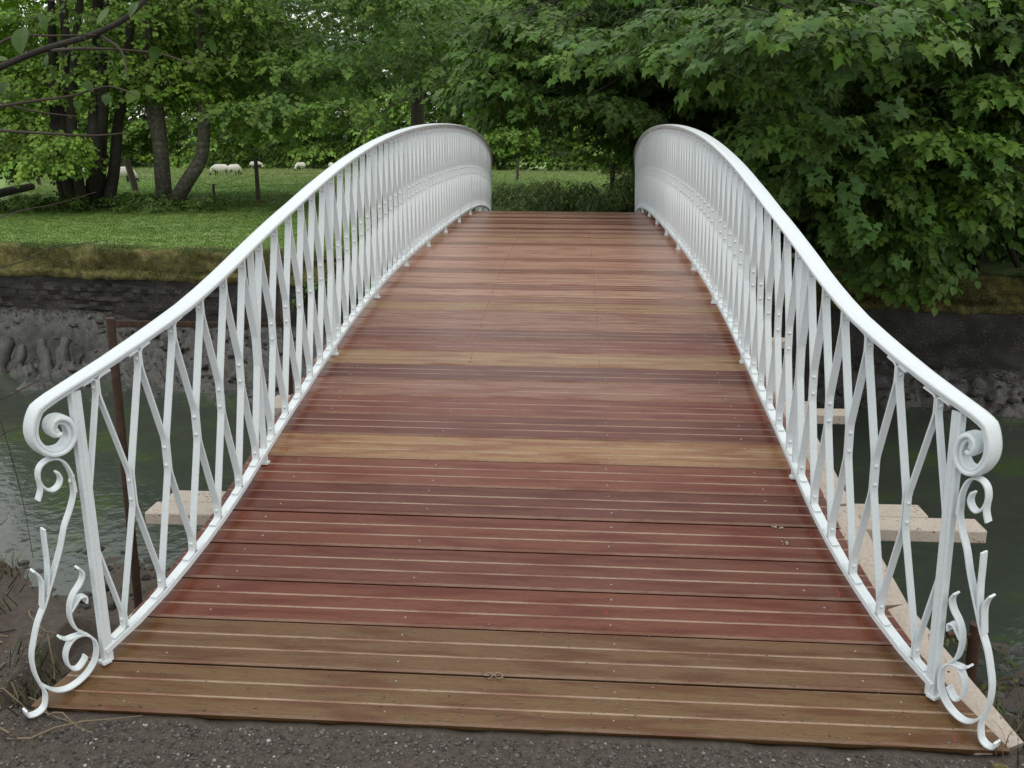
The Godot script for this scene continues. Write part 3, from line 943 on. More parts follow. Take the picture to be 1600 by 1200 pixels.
# foliage in flat layers: [centre, radius across, thickness] clusters, outward from axis
func layers(kind: String, clusters: Array, axis: Vector3, per: int, scale: Vector2, lin: Color, vary: float, parent: Node, r: RandomNumberGenerator, called := "foliage") -> void:
	var sets := S[kind] as Array
	var xfs := []; var cols := []
	for k in sets.size(): xfs.append([]); cols.append(PackedColorArray())
	for cl in clusters:
		var c: Vector3 = cl[0]; var rad: float = cl[1]; var th: float = cl[2]
		var out := Vector3(c.x - axis.x, 0, c.z - axis.z)
		out = out.normalized() if out.length() > 0.2 else Vector3(r.randf_range(-1, 1), 0, r.randf_range(-1, 1)).normalized()
		var ctone := r.randf_range(1.0 - vary, 1.0 + vary)
		var cnt := int(per * (cl[3] if cl.size() > 3 else 1.0))
		for q in cnt:
			var an := r.randf() * TAU
			var rr := sqrt(r.randf()) * rad
			var off := Vector3(cos(an), 0, sin(an)) * rr
			off.y = r.randf_range(-0.5, 0.5) * th - 0.30 * rr * rr / maxf(rad, 0.1)
			var dirv := (out * 0.9 + off.normalized() * 0.8 + Vector3(r.randf_range(-0.5, 0.5), 0, r.randf_range(-0.5, 0.5))).normalized()
			var yaw := atan2(dirv.x, dirv.z)
			var b := Basis(Vector3.UP, yaw) * Basis(Vector3.RIGHT, r.randf_range(-0.10, 0.75)) * Basis(Vector3.FORWARD, r.randf_range(-0.45, 0.45))
			var sc := r.randf_range(scale.x, scale.y)
			var v := r.randi() % sets.size()
			xfs[v].append(Transform3D(b.scaled(Vector3.ONE * sc), c + off))
			var t := ctone * r.randf_range(0.8, 1.2)
			cols[v].append(Color(lin.r * t * r.randf_range(0.9, 1.15), lin.g * t, lin.b * t * r.randf_range(0.8, 1.2)))
	for v in sets.size():
		if xfs[v].size() > 0: copies(called, sets[v], M.leaf, xfs[v], cols[v], parent)

# clusters spread through an ellipsoid, more towards its skin
func in_ellipsoid(c: Vector3, rad: Vector3, n: int, r: RandomNumberGenerator, size: Vector2, inner := 0.35) -> Array:
	var out := []
	for k in n:
		var d := Vector3(r.randfn(), r.randfn(), r.randfn()).normalized()
		var f := lerpf(inner, 1.0, sqrt(r.randf()))
		out.append([c + Vector3(d.x * rad.x, d.y * rad.y, d.z * rad.z) * f, r.randf_range(size.x, size.y), 0.25])
	return out

func limb(parent: Node, called: String, pts: Array, r0: float, r1: float, m: Material, sides := 10, rough := 0.18) -> void:
	var p := PackedVector3Array()
	for q in pts: p.append(q)
	p = smooth_path(p, 5)
	var rr := PackedFloat32Array()
	for i in p.size():
		var f := float(i) / (p.size() - 1)
		rr.append(lerpf(r0, r1, f))
	var mb := MB.new()
	mb.tube(p, rr, sides, rough, noise)
	put(mb.mesh(), called, m, parent)

func build_trees() -> void:
	var r := RandomNumberGenerator.new(); r.seed = 4242
	var GY := MEADOW - 0.05
	# --- large sycamore at the far end of the bridge, overhanging the deck and the river
	var syc := base("sycamore_tree")
	tag(syc, "large dark sycamore whose lobed leaves overhang the bridge railing", "tree")
	var ax := G(1.75, 0, 16.0)
	limb(syc, "trunk", [ax + Vector3(0, GY - 0.2, 0), ax + Vector3(0.02, 1.0, 0.0), ax + Vector3(0.10, 2.4, 0.1), ax + Vector3(0.22, 4.2, 0.2), ax + Vector3(0.3, 7.5, 0.2), ax + Vector3(0.1, 11.0, 0.3)], 0.36, 0.12, M.dark_bark, 12)
	for b in [[Vector3(0.1, 2.2, 0.1), Vector3(1.6, 3.0, 1.6), Vector3(3.4, 2.9, 3.6), Vector3(4.8, 2.2, 4.6)], [Vector3(0.15, 3.0, 0.1), Vector3(-1.0, 3.7, 1.4), Vector3(-2.2, 3.6, 2.6)], [Vector3(0.2, 3.8, 0.2), Vector3(0.9, 4.6, 2.2), Vector3(1.4, 4.4, 4.6), Vector3(1.7, 3.9, 6.2)], [Vector3(0.2, 4.6, 0.2), Vector3(2.4, 5.6, 2.0), Vector3(4.6, 5.6, 3.6)], [Vector3(0.05, 1.8, 0.0), Vector3(-1.3, 2.1, 0.5), Vector3(-2.6, 1.8, 0.7)], [Vector3(0.3, 6.0, 0.2), Vector3(-1.8, 7.2, 1.6), Vector3(-3.8, 7.2, 2.2)], [Vector3(0.3, 6.5, 0.2), Vector3(2.0, 8.0, 3.0), Vector3(3.4, 8.2, 5.0)]]:
		var pts := []
		for q in b: pts.append(ax + q)
		limb(syc, "branch", pts, 0.10, 0.02, M.dark_bark, 7)
	var cl := []
	# hanging curtain on the right: its lower outline follows the photograph
	for k in 92:
		var px := r.randf_range(1080, 1640)
		var low := 150.0
		if px < 1200: low = lerpf(170.0, 225.0, (px - 1080.0) / 120.0)
		elif px < 1400: low = lerpf(225.0, 385.0, (px - 1200.0) / 200.0)
		else: low = lerpf(385.0, 250.0, (px - 1400.0) / 240.0)
		var py := r.randf_range(-95.0, low)
		var z := r.randf_range(8.6, 12.5)
		if px < 1200 and py > 30: z = r.randf_range(13.9, 16.0)
		cl.append([px_at(px, py, z), r.randf_range(0.30, 0.62), 0.12])
	# towards the middle: over the deck, further back
	for k in 120:
		var px := r.randf_range(770, 1150)
		var low := lerpf(190.0, 235.0, clampf((px - 770.0) / 230.0, 0, 1)) if px < 960 else 225.0
		var py := r.randf_range(-95.0, low)
		var z := r.randf_range(11.5, 19.0)
		if px > 940 and py > 40: z = r.randf_range(14.4, 18.0)
		if px < 960 and py > 170: py -= 30.0
		cl.append([px_at(px, py, z), r.randf_range(0.45, 0.8), 0.14])
	# a few sprays reaching forward over the railing, nearest to the camera
	for q in [[1075, 70, 8.6], [1120, 40, 8.2], [1150, 100, 8.4], [1010, 60, 9.6], [930, 70, 10.0], [880, 40, 10.6], [1060, 55, 10.5], [1190, 30, 7.8], [1260, 20, 7.6], [1330, 50, 7.8], [1380, 20, 7.4], [1040, 20, 8.8]]:
		cl.append([px_at(q[0], q[1], q[2]), 0.36, 0.14, 0.55])
	layers("maple", cl, ax, 46, Vector2(0.7, 1.1), Color(0.092, 0.180, 0.030), 0.34, syc, r)
	var tm := MB.new()
	for c in cl:
		var e: Vector3 = c[0]
		var inw := (ax + Vector3(0, e.y + 0.6, 0) - e).normalized()
		var a := e - inw * float(c[1]) * 0.7 + Vector3(0, -0.08, 0)
		var b := e + inw * r.randf_range(0.7, 1.5) + Vector3(0, 0.15, 0)
		tm.tube(smooth_path(PackedVector3Array([a, e + Vector3(r.randf_range(-0.1, 0.1), 0.03, 0), b]), 3), PackedFloat32Array([0.004, 0.005, 0.006, 0.007, 0.008, 0.010, 0.012]), 5, 0.0, null, false)
	put(tm.mesh(), "twigs", M.dark_bark, syc).set_meta("kind", "stuff")
	var back := in_ellipsoid(ax + Vector3(2.5, 3.6, -0.5), Vector3(5.0, 2.0, 3.5), 90, r, Vector2(0.6, 1.1))
	layers("maple", back, ax, 22, Vector2(0.95, 1.25), Color(0.092, 0.180, 0.030), 0.34, syc, r)
	# the largest leaves of the nearest sprays, one by one
	var fine := []
	for k in 3:
		var mb := MB.new()
		add_leaf(mb, MAPLE_FINE, Transform3D.IDENTITY, 1.0, [0.05, 0.12, 0.18][k], [0.12, 0.25, 0.35][k], Color([0.066, 0.078, 0.056][k], [0.140, 0.155, 0.12][k], [0.032, 0.036, 0.028][k]))
		fine.append(mb.mesh())
	var spots := [[1075, 60, 7.9], [1105, 35, 7.8], [1130, 75, 7.6], [1160, 45, 7.5], [1010, 70, 9.0], [985, 45, 9.0], [935, 60, 9.4], [900, 50, 9.6], [1045, 70, 9.8], [1075, 80, 9.4], [1215, 15, 7.2], [1265, 30, 7.0], [1300, 15, 7.2], [1345, 45, 7.2], [1330, 95, 7.6], [1220, 75, 7.6], [1385, 15, 7.0], [1420, 60, 7.6], [1290, 170, 8.2], [1340, 210, 8.2], [1260, 250, 8.3], [1330, 275, 8.2], [1380, 150, 8.0], [1230, 140, 8.2], [1330, 320, 8.4], [1370, 345, 8.2]]
	var made := 0
	for sp in spots:
		var c := px_at(sp[0], sp[1], sp[2])
		var yaw := r.randf_range(-0.9, 0.9)
		for pl in spray_places(r, 0.34, 5, 0.102):
			if made >= 285: break
			var m := put(fine[r.randi() % 3], "leaf", M.leaf, syc)
			var x0: Transform3D = pl[0]
			m.transform = Transform3D(Basis(Vector3.UP, yaw) * Basis(Vector3.RIGHT, 0.25), c) * x0
			m.scale = Vector3.ONE * float(pl[1])
			made += 1
	# --- tree left of the middle: trunk behind the railing crest, boughs sweeping down to the left
	var mid := base("leaning_maple")
	tag(mid, "tree with one dark trunk and sweeping boughs above the crest of the bridge", "tree")
	var bx := px_ground(652, 268, GY)
	limb(mid, "trunk", [bx + Vector3(0, -0.2, 0), bx + Vector3(0.05, 2, 0), bx + Vector3(0.1, 5, 0), bx + Vector3(0.0, 12, 0)], 0.40, 0.14, M.dark_bark, 10)
	var z2 := -bx.z
	for b in [[655, 150, 560, 215], [658, 110, 500, 130], [655, 90, 420, 60], [660, 100, 760, 120], [655, 60, 560, 20]]:
		var p0 := px_at(b[0], b[1], z2); var p1 := px_at(b[2], b[3], z2 - 5.0)
		limb(mid, "branch", [p0, (p0 + p1) * 0.5 + Vector3(0, 0.35, 0), p1], 0.09, 0.02, M.dark_bark, 6)
	cl = []
	for k in 240:
		var px := r.randf_range(370, 830)
		var low := 150.0
		if px < 480: low = 190.0
		elif px < 620: low = lerpf(200.0, 120.0, (px - 480.0) / 140.0)
		else: low = lerpf(85.0, 150.0, (px - 620.0) / 210.0)
		cl.append([px_at(px, r.randf_range(-95.0, low), r.randf_range(18.5, z2 + 1.0)), r.randf_range(0.5, 1.0), 0.18])
	layers("maple_fine", cl, bx, 26, Vector2(0.95, 1.3), Color(0.140, 0.255, 0.050), 0.28, mid, r)
	# --- many-stemmed tree on the lawn
	var ms := base("many_stemmed_alder")
	tag(ms, "dark tree of six close stems on the lawn above the river wall", "tree")
	for st in [[[112, 322], [97, 265], [90, 200], [84, 120], [80, 0]], [[122, 326], [104, 268], [102, 180], [104, 90], [96, -40]], [[134, 328], [117, 250], [112, 170], [118, 80], [130, -60]], [[146, 324], [148, 262], [148, 190], [152, 100], [150, -40]], [[158, 324], [158, 250], [162, 160], [160, 60], [170, -60]], [[166, 326], [178, 270], [184, 200], [192, 140], [206, 20]]]:
		var pts := []
		for q in st: pts.append(px_at(q[0], q[1], 19.6 + 0.3 * sin(float(q[0]))))
		pts[0] = px_ground(st[0][0], st[0][1] + 6, GY - 0.05)
		limb(ms, "stem", pts, r.randf_range(0.11, 0.20), 0.07, M.dark_bark, 9)
	cl = []
	for k in 120:
		var px := r.randf_range(-60, 300)
		cl.append([px_at(px, r.randf_range(-95.0, 150.0 if px > 60 else 215.0), r.randf_range(18.6, 24.0)), r.randf_range(0.5, 1.0), 0.2])
	for k in 36: cl.append([px_at(r.randf_range(-80, 430), r.randf_range(-95.0, 95.0), r.randf_range(22.0, 28.0)), r.randf_range(0.7, 1.2), 0.25])
	for k in 26: cl.append([px_at(r.randf_range(-40, 110), r.randf_range(190.0, 250.0), r.randf_range(18.0, 21.0)), r.randf_range(0.4, 0.8), 0.2])
	layers("ovate", cl, px_ground(140, 325, GY), 26, Vector2(0.9, 1.3), Color(0.150, 0.260, 0.036), 0.38, ms, r)
	# --- two-stemmed tree
	var tw := base("forked_ash")
	tag(tw, "grey lichened tree forking at the ground into two curved stems", "tree")
	for st in [[[258, 322, 0.19], [252, 250], [246, 180], [238, 110], [226, 20], [214, -90]], [[266, 322, 0.17], [292, 284], [314, 246], [319, 190], [318, 110], [310, 10], [306, -90]], [[252, 240, 0.09], [240, 205], [232, 170], [224, 110], [222, 40]]]:
		var pts := []
		for q in st: pts.append(px_at(q[0], q[1], 20.2))
		if st[0][1] > 300: pts[0] = px_ground(st[0][0], st[0][1] + 6, GY - 0.05)
		limb(tw, "stem", pts, st[0][2], st[0][2] * 0.45, M.bark, 10)
	cl = []
	for k in 90: cl.append([px_at(r.randf_range(200, 430), r.randf_range(-95.0, 95.0), r.randf_range(19.0, 25.0)), r.randf_range(0.5, 1.0), 0.2])
	for k in 16: cl.append([px_at(r.randf_range(260, 440), r.randf_range(95.0, 180.0), r.randf_range(20.5, 25.0)), r.randf_range(0.5, 0.9), 0.2])
	layers("ovate", cl, px_ground(262, 325, GY), 24, Vector2(0.9, 1.35), Color(0.155, 0.268, 0.038), 0.38, tw, r)
	# --- hazel bush hanging over the river wall on the right
	var hz := base("hazel_bush")
	tag(hz, "round-leaved hazel bush hanging over the river wall below the sycamore", "bush")
	var hb := G(5.2, MEADOW, 12.4)
	for k in 9:
		var e := px_at(r.randf_range(1250, 1640), r.randf_range(120, 400), r.randf_range(9.8, 12.0))
		limb(hz, "stem", [hb + Vector3(r.randf_range(-1.2, 1.2), -0.1, r.randf_range(-0.3, 0.3)), (hb + e) * 0.5 + Vector3(0, 0.9, 0), e], 0.045, 0.008, M.dark_bark, 6)
	cl = []
	for k in 150:
		var px := r.randf_range(1275, 1680)
		var low := lerpf(250.0, 415.0, clampf((px - 1275.0) / 110.0, 0, 1)) if px < 1400 else lerpf(430.0, 350.0, clampf((px - 1400.0) / 120.0, 0, 1))
		cl.append([px_at(px, r.randf_range(60.0, low), r.randf_range(10.0, 13.0)), r.randf_range(0.3, 0.6), 0.25])
	layers("hazel", cl, hb, 20, Vector2(0.8, 1.1), Color(0.100, 0.192, 0.036), 0.34, hz, r)
	# --- bushes added to block light from behind under the sycamore
	for q in [[2.9, 14.2, 1.2, 1.3, "low dark bush added to block light beside the sycamore trunk"], [4.6, 13.8, 1.5, 1.7, "dark bush added to block light behind the hazel, under the sycamore"], [7.2, 13.4, 1.7, 1.8, "broad dark bush added to block light at the wall past the hazel"]]:
		var lb := base("added_shade_bush")
		tag(lb, q[4], "bush")
		var lo := G(q[0], MEADOW, q[1])
		for k in 4: limb(lb, "stem", [lo + Vector3(r.randf_range(-0.2, 0.2), -0.1, 0), lo + Vector3(r.randf_range(-0.6, 0.6), float(q[3]) * 0.7, r.randf_range(-0.5, 0.5))], 0.04, 0.015, M.dark_bark, 6)
		layers("ovate", in_ellipsoid(lo + Vector3(0, float(q[3]) * 0.8, 0), Vector3(q[2], q[3], 1.0), 60, r, Vector2(0.3, 0.6), 0.2), lo, 26, Vector2(0.9, 1.4), Color(0.080, 0.155, 0.034), 0.3, lb, r)
	# --- trees behind the sycamore and at the right edge
	for q in [[6.5, 19.0, 5.0, "broad leafy tree behind the hazel bush", 0.060], [12.5, 17.0, 4.5, "pale leafy tree at the river wall beyond the hazel bush", 0.085], [7.0, 27.0, 6.0, "tall leafy tree deep behind the sycamore", 0.055]]:
		var t := base("broadleaf_tree")
		tag(t, q[3], "tree")
		var o := G(q[0], GY - 0.1, q[1])
		limb(t, "trunk", [o, o + Vector3(0.1, 2.5, 0), o + Vector3(-0.1, 6, 0.1), o + Vector3(0.1, 9, 0)], 0.26, 0.08, M.dark_bark, 8)
		var g: float = q[4]
		layers("maple_fine", in_ellipsoid(o + Vector3(0, 3.6, 0), Vector3(q[2], 2.9, 3.0), 100, r, Vector2(0.7, 1.2)), o, 26, Vector2(1.1, 1.7), Color(g * 0.75, g * 1.7, g * 0.4), 0.25, t, r)
	# --- woodland at the back of the meadow
	var fw := base("far_woodland")
	fw.set_meta("kind", "stuff")
	tag(fw, "pale green woodland closing the far side of the sheep meadow", "woodland")
	cl = []
	for k in 34:
		var x := -66.0 + k * 3.0 + r.randf_range(-1, 1)
		var z := r.randf_range(78.0, 92.0)
		var h := r.randf_range(11.0, 17.0)
		for c in in_ellipsoid(G(x, field_y(z) + h * 0.50, z), Vector3(r.randf_range(3.8, 5.6), h * 0.56, 3.0), 40, r, Vector2(0.9, 1.7)): cl.append(c)
	for k in 380:
		var hx := r.randf_range(-60.0, 26.0)
		cl.append([G(hx, field_y(75.0) + r.randf_range(0.2, 7.5), r.randf_range(73.0, 77.0)), r.randf_range(0.9, 1.6), 0.5])
	layers("ovate", cl, G(0, 0, 95), 22, Vector2(2.6, 4.2), Color(0.160, 0.275, 0.050), 0.38, fw, r)

# ------------------------------------------------------------------ grass and undergrowth
func tuft(seed_: int, blades: int, h: float, w: float, spread: float) -> ArrayMesh:
	var r := RandomNumberGenerator.new(); r.seed = seed_
	var mb := MB.new()
	for k in blades:
		var a := r.randf() * TAU
		var o := Vector3(r.randf_range(-spread, spread), 0, r.randf_range(-spread, spread))
		var d := Vector3(cos(a), 0, sin(a))
		var sd := Vector3(-d.z, 0, d.x) * w * 0.5
		var hh := h * r.randf_range(0.5, 1.1)
		var bend := hh * r.randf_range(0.15, 0.7)
		var m1 := o + d * bend * 0.3 + Vector3(0, hh * 0.6, 0); var tip := o + d * bend + Vector3(0, hh, 0)
		var t := r.randf_range(0.75, 1.25)
		mb.col = Color(t, t, t * 0.9)
		var nn := (d * 0.25 + Vector3.UP + sd.normalized() * r.randf_range(-0.2, 0.2)).normalized()
		mb.tri(o - sd, o + sd, m1 + sd * 0.7, nn); mb.tri(o - sd, m1 + sd * 0.7, m1 - sd * 0.7, nn); mb.tri(m1 - sd * 0.7, m1 + sd * 0.7, tip, nn)
	return mb.mesh()

func build_grass() -> void:
	var r := RandomNumberGenerator.new(); r.seed = 77
	var short := [tuft(1, 7, 0.034, 0.006, 0.07), tuft(2, 7, 0.030, 0.007, 0.08)]
	var xf := [[], []]; var co := [PackedColorArray(), PackedColorArray()]
	for k in 26000:
		var x := r.randf_range(-13.0, 3.0); var z := wall_z(x) + r.randf_range(0.02, 8.0)
		var v := k % 2
		xf[v].append(Transform3D(Basis(Vector3.UP, r.randf() * TAU).scaled(Vector3.ONE * r.randf_range(0.7, 1.5)), G(x, MEADOW + 0.04 * noise.get_noise_2d(x * 12.0, z * 12.0), z)))
		var t := r.randf_range(0.8, 1.2) * (1.0 + 0.35 * noise.get_noise_2d(x * 25.0, z * 25.0))
		co[v].append(Color(0.225 * t, 0.355 * t, 0.080 * t))
	var lawn := base("lawn_grass")
	lawn.set_meta("kind", "stuff"); tag(lawn, "short mown grass on the bank above the river wall", "grass")
	for v in 2: copies("grass_tufts", short[v], M.grass_blade, xf[v], co[v], lawn)
	var tall := [tuft(3, 10, 0.12, 0.010, 0.14), tuft(4, 10, 0.10, 0.012, 0.16)]
	xf = [[], []]; co = [PackedColorArray(), PackedColorArray()]
	for k in 30000:
		var z := 20.5 + 50.0 * pow(r.randf(), 1.3); var x := r.randf_range(-0.62, 0.30) * z
		var v := k % 2
		var y := field_y(z) - 0.02
		xf[v].append(Transform3D(Basis(Vector3.UP, r.randf() * TAU).scaled(Vector3.ONE * r.randf_range(0.5, 1.25) * (1.0 + (z - 20.0) * 0.02)), G(x, y, z)))
		var t := r.randf_range(0.8, 1.2); var dry := clampf(0.5 + 1.4 * noise.get_noise_2d(x * 6.0, z * 6.0) + (z - 40.0) * 0.03, 0, 1)
		var c := Color(0.225, 0.370, 0.095).lerp(Color(0.34, 0.37, 0.18), dry * 0.75)
		co[v].append(Color(c.r * t, c.g * t, c.b * t))
	var fld := base("meadow_grass")
	fld.set_meta("kind", "stuff"); tag(fld, "rough tall grass of the sheep meadow", "grass")
	for v in 2: copies("grass_tufts", tall[v], M.grass_blade, xf[v], co[v], fld)
	# grass hanging over the edge of the wall and moss cushions on its face
	var ed := base("wall_edge_grass")
	ed.set_meta("kind", "stuff"); tag(ed, "ragged grass and moss hanging over the top of the river wall", "grass")
	xf = [[], []]; co = [PackedColorArray(), PackedColorArray()]
	for k in 9000:
		var x := r.randf_range(-12.0, 9.0)
		var f := r.randf()
		var y := MEADOW + 0.01; var o := r.randf_range(-0.15, 0.06)
		if f > 0.45:
			y = MEADOW - 0.02 - 0.30 * r.randf(); o = 0.06 + 0.03 * noise.get_noise_2d(x * 60.0, y * 60.0)
		elif f > 0.32:
			y = -0.475; o = r.randf_range(0.08, 0.2)
		if noise.get_noise_2d(x * 45.0, y * 60.0) < -0.08: continue
		var v := k % 2
		xf[v].append(Transform3D((Basis(Vector3.RIGHT, r.randf_range(0.5, 1.6) if f > 0.45 else r.randf_range(-0.2, 0.9)) * Basis(Vector3.UP, r.randf() * TAU)).scaled(Vector3.ONE * r.randf_range(0.3, 0.8) * (0.7 if f > 0.45 else 1.0)), G(x, y, wall_z(x) - o)))
		var t := r.randf_range(0.6, 1.3)
		var c := Color(0.12, 0.20, 0.045) if f < 0.32 else (Color(0.16, 0.14, 0.045) if r.randf() < 0.5 else Color(0.10, 0.13, 0.03))
		co[v].append(Color(c.r * t, c.g * t, c.b * t))
	for v in 2: copies("grass_tufts", tall[v], M.grass_blade, xf[v], co[v], ed)
	# nettles and long weeds past the end of the bridge
	var ug := base("tall_weeds")
	ug.set_meta("kind", "stuff"); tag(ug, "tall leafy weeds growing past the far end of the deck", "weeds")
	var cl := []
	for k in 190:
		var x := r.randf_range(-2.6, 3.4); var z := r.randf_range(13.9, 18.5)
		cl.append([G(x, MEADOW + r.randf_range(0.05, 0.72) * (1.15 - 0.12 * absf(x)) * (1.0 if x < 0.6 else 1.7), z), 0.25, 0.3])
	layers("lance", cl, G(0, 0, 40), 12, Vector2(0.5, 0.95), Color(0.160, 0.240, 0.075), 0.3, ug, r)
	var up := []
	for k in 900:
		var x := r.randf_range(-3.0, 3.6); var z := r.randf_range(13.6, 19.0)
		up.append(Transform3D(Basis(Vector3.UP, r.randf() * TAU).scaled(Vector3.ONE * r.randf_range(2.2, 4.8)), G(x, MEADOW - 0.02, z)))
	var uc := PackedColorArray()
	for k in up.size():
		var t := r.randf_range(0.8, 1.2)
		uc.append(Color(0.16 * t, 0.23 * t, 0.085 * t))
	copies("weed_stalks", tall[0], M.grass_blade, up, uc, ug)
	# nettles round the feet of the trees
	for q in [[60, 330, "dark undergrowth by the fallen log"], [225, 325, "nettles between the two multi-stemmed trees"], [265, 330, "leafy shoots at the foot of the forked tree"]]:
		var o := px_ground(q[0], q[1], MEADOW)
		var n := base("nettles")
		n.set_meta("kind", "stuff"); tag(n, q[2], "plants")
		var c2 := []
		for k in 24: c2.append([o + Vector3(r.randf_range(-0.9, 0.9), r.randf_range(0.05, 0.32), r.randf_range(-0.5, 0.6)), 0.25, 0.25])
		layers("ovate", c2, o, 9, Vector2(0.6, 1.0), Color(0.090, 0.165, 0.034), 0.3, n, r)
	# ivy and weeds on the left wall beside the railing
	var iv := base("wall_ivy")
	iv.set_meta("kind", "stuff"); tag(iv, "ivy trailing down the river wall beside the bridge", "ivy")
	var c3 := []
	for k in 46:
		var x := r.randf_range(-3.6, -1.3)
		c3.append([G(x, MEADOW - r.randf_range(0.0, 0.75), wall_z(x) - 0.10), 0.18, 0.25])
	layers("ovate", c3, G(-2.4, 0, 14), 7, Vector2(0.5, 0.9), Color(0.080, 0.150, 0.034), 0.3, iv, r)

# ------------------------------------------------------------------ things round the bridge
func board_box(mb: MB, a: Vector3, b: Vector3, w: float, h: float) -> void:
	var tg := (b - a).normalized()
	var sd := tg.cross(Vector3.UP).normalized()
	var e := 0.004
	var up := sd.cross(tg)
	mb.sweep(PackedVector3Array([a, b]), PackedVector3Array([sd, sd]), PackedVector3Array([up, up]), PackedVector2Array([Vector2(-w + e, -h), Vector2(w - e, -h), Vector2(w, -h + e), Vector2(w, h - e), Vector2(w - e, h), Vector2(-w + e, h), Vector2(-w, h - e), Vector2(-w, -h + e)]))

func build_supports() -> void:
	# pairs of new boards laid across below the deck, on rusty steel frames
	var k := 0
	for q in [[3.17, 0.165, -1.48, 1.47], [4.42, 0.20, -1.46, 1.36], [5.72, 0.27, -1.46, 1.34]]:
		for s in [0, 1]:
			var z: float = q[0] + 0.118 * s
			var mb := MB.new()
			board_box(mb, G(q[2] - 0.10 + 0.02 * s, q[1] - 0.03, z), G(q[3] + (0.0 if s == 0 else -0.16), q[1], z), 0.056, 0.024)
			var o := put(mb.mesh(), "cross_board", M.pale_timber)
			tag(o, ["pale new board laid across under the deck, pair closest to the bridge end, front one", "pale new board laid across under the deck, pair closest to the bridge end, rear one", "pale new board of the middle pair under the deck, front one", "pale new board of the middle pair under the deck, rear one", "pale new board of the pair under the arch top, front one", "pale new board of the pair under the arch top, rear one"][k], "board")
			k += 1
	# rusty frames: two posts and a rail each side
	var f := base("steel_frame")
	tag(f, "rusty steel post-and-rail frame standing in the river by the wall side railing", "frame")
	frame_post(f, px_at(172, 497, 4.55), px_at(206, 960, 4.55), 0.023)
	frame_post(f, px_at(438, 402, 7.2), px_at(462, 705, 7.2), 0.030)
	var mb1 := MB.new()
	var a := px_at(176, 506, 4.55); var b := px_at(440, 508, 7.2)
	board_box(mb1, a, b, 0.018, 0.018)
	put(mb1.mesh(), "rail", M.rust, f)
	var mb2 := MB.new()
	board_box(mb2, px_at(440, 415, 7.2), px_at(560, 402, 10.6), 0.018, 0.018)
	put(mb2.mesh(), "rail", M.rust, f)
	var f2 := base("steel_frame")
	tag(f2, "rusty steel post-and-rail frame under the railing on the sycamore side", "frame")
	frame_post(f2, px_at(1256, 470, 4.75), px_at(1252, 760, 4.75), 0.022)
	frame_post(f2, px_at(1526, 975, 2.9), px_at(1510, 1190, 2.9), 0.020)
	var mb3 := MB.new()
	board_box(mb3, px_at(1480, 992, 2.9), px_at(1530, 992, 2.9), 0.010, 0.010)
	put(mb3.mesh(), "rail", M.rust, f2)
	var mb4 := MB.new()
	board_box(mb4, px_at(1160, 397, 6.6), px_at(1256, 400, 4.75), 0.012, 0.012)
	put(mb4.mesh(), "rail", M.rust, f2)

func frame_post(parent: Node, top: Vector3, low: Vector3, r: float) -> void:
	var d := (low - top).normalized()
	d = Vector3(d.x * 0.35, d.y, 0.0).normalized()
	var bottom := top + d * ((top.y - (WATER - 0.35)) / -d.y)
	var mb := MB.new()
	var p := PackedVector3Array(); var rr := PackedFloat32Array()
	for k in 9:
		p.append(top.lerp(bottom, k / 8.0)); rr.append(r)
	mb.tube(p, rr, 10, 0.05, noise)
	put(mb.mesh(), "post", M.rust, parent)

func build_piles() -> void:
	var k := 0
	for q in [[12, 528, 0.13, -0.10, 0.5], [36, 540, 0.10, -0.06, 0.5], [66, 532, 0.11, 0.42, 0.7], [103, 530, 0.12, 0.04, 0.6], [128, 552, 0.07, -0.12, 0.4], [196, 566, 0.09, 0.02, 0.4], [246, 590, 0.07, 0.10, 0.4]]:
		var top := px_at(q[0], q[1], wall_z(-6.2) - 0.95)
		var low := Vector3(top.x + q[3], mud_h(top.x, -top.z) - 0.45, top.z + float(q[4]))
		var mb := MB.new()
		var p := PackedVector3Array(); var rr := PackedFloat32Array()
		for i in 13:
			var f := i / 12.0
			p.append(top.lerp(low, f) + Vector3(0.012 * sin(i * 1.3 + q[0]), 0, 0.012 * sin(i * 0.9 + q[0] * 0.3))); rr.append(q[2] * (0.45 + 0.35 * minf(1.0, f * 3.0) + 0.12 * sin(i * 2.1 + q[0])))
		mb.tube(p, rr, 12, 0.9, noise)
		var o := put(mb.mesh(), "old_pile", M.mud)
		tag(o, "mud-coated rotten timber pile leaning out of the mud bank", "pile", "old piles below the river wall")
		k += 1

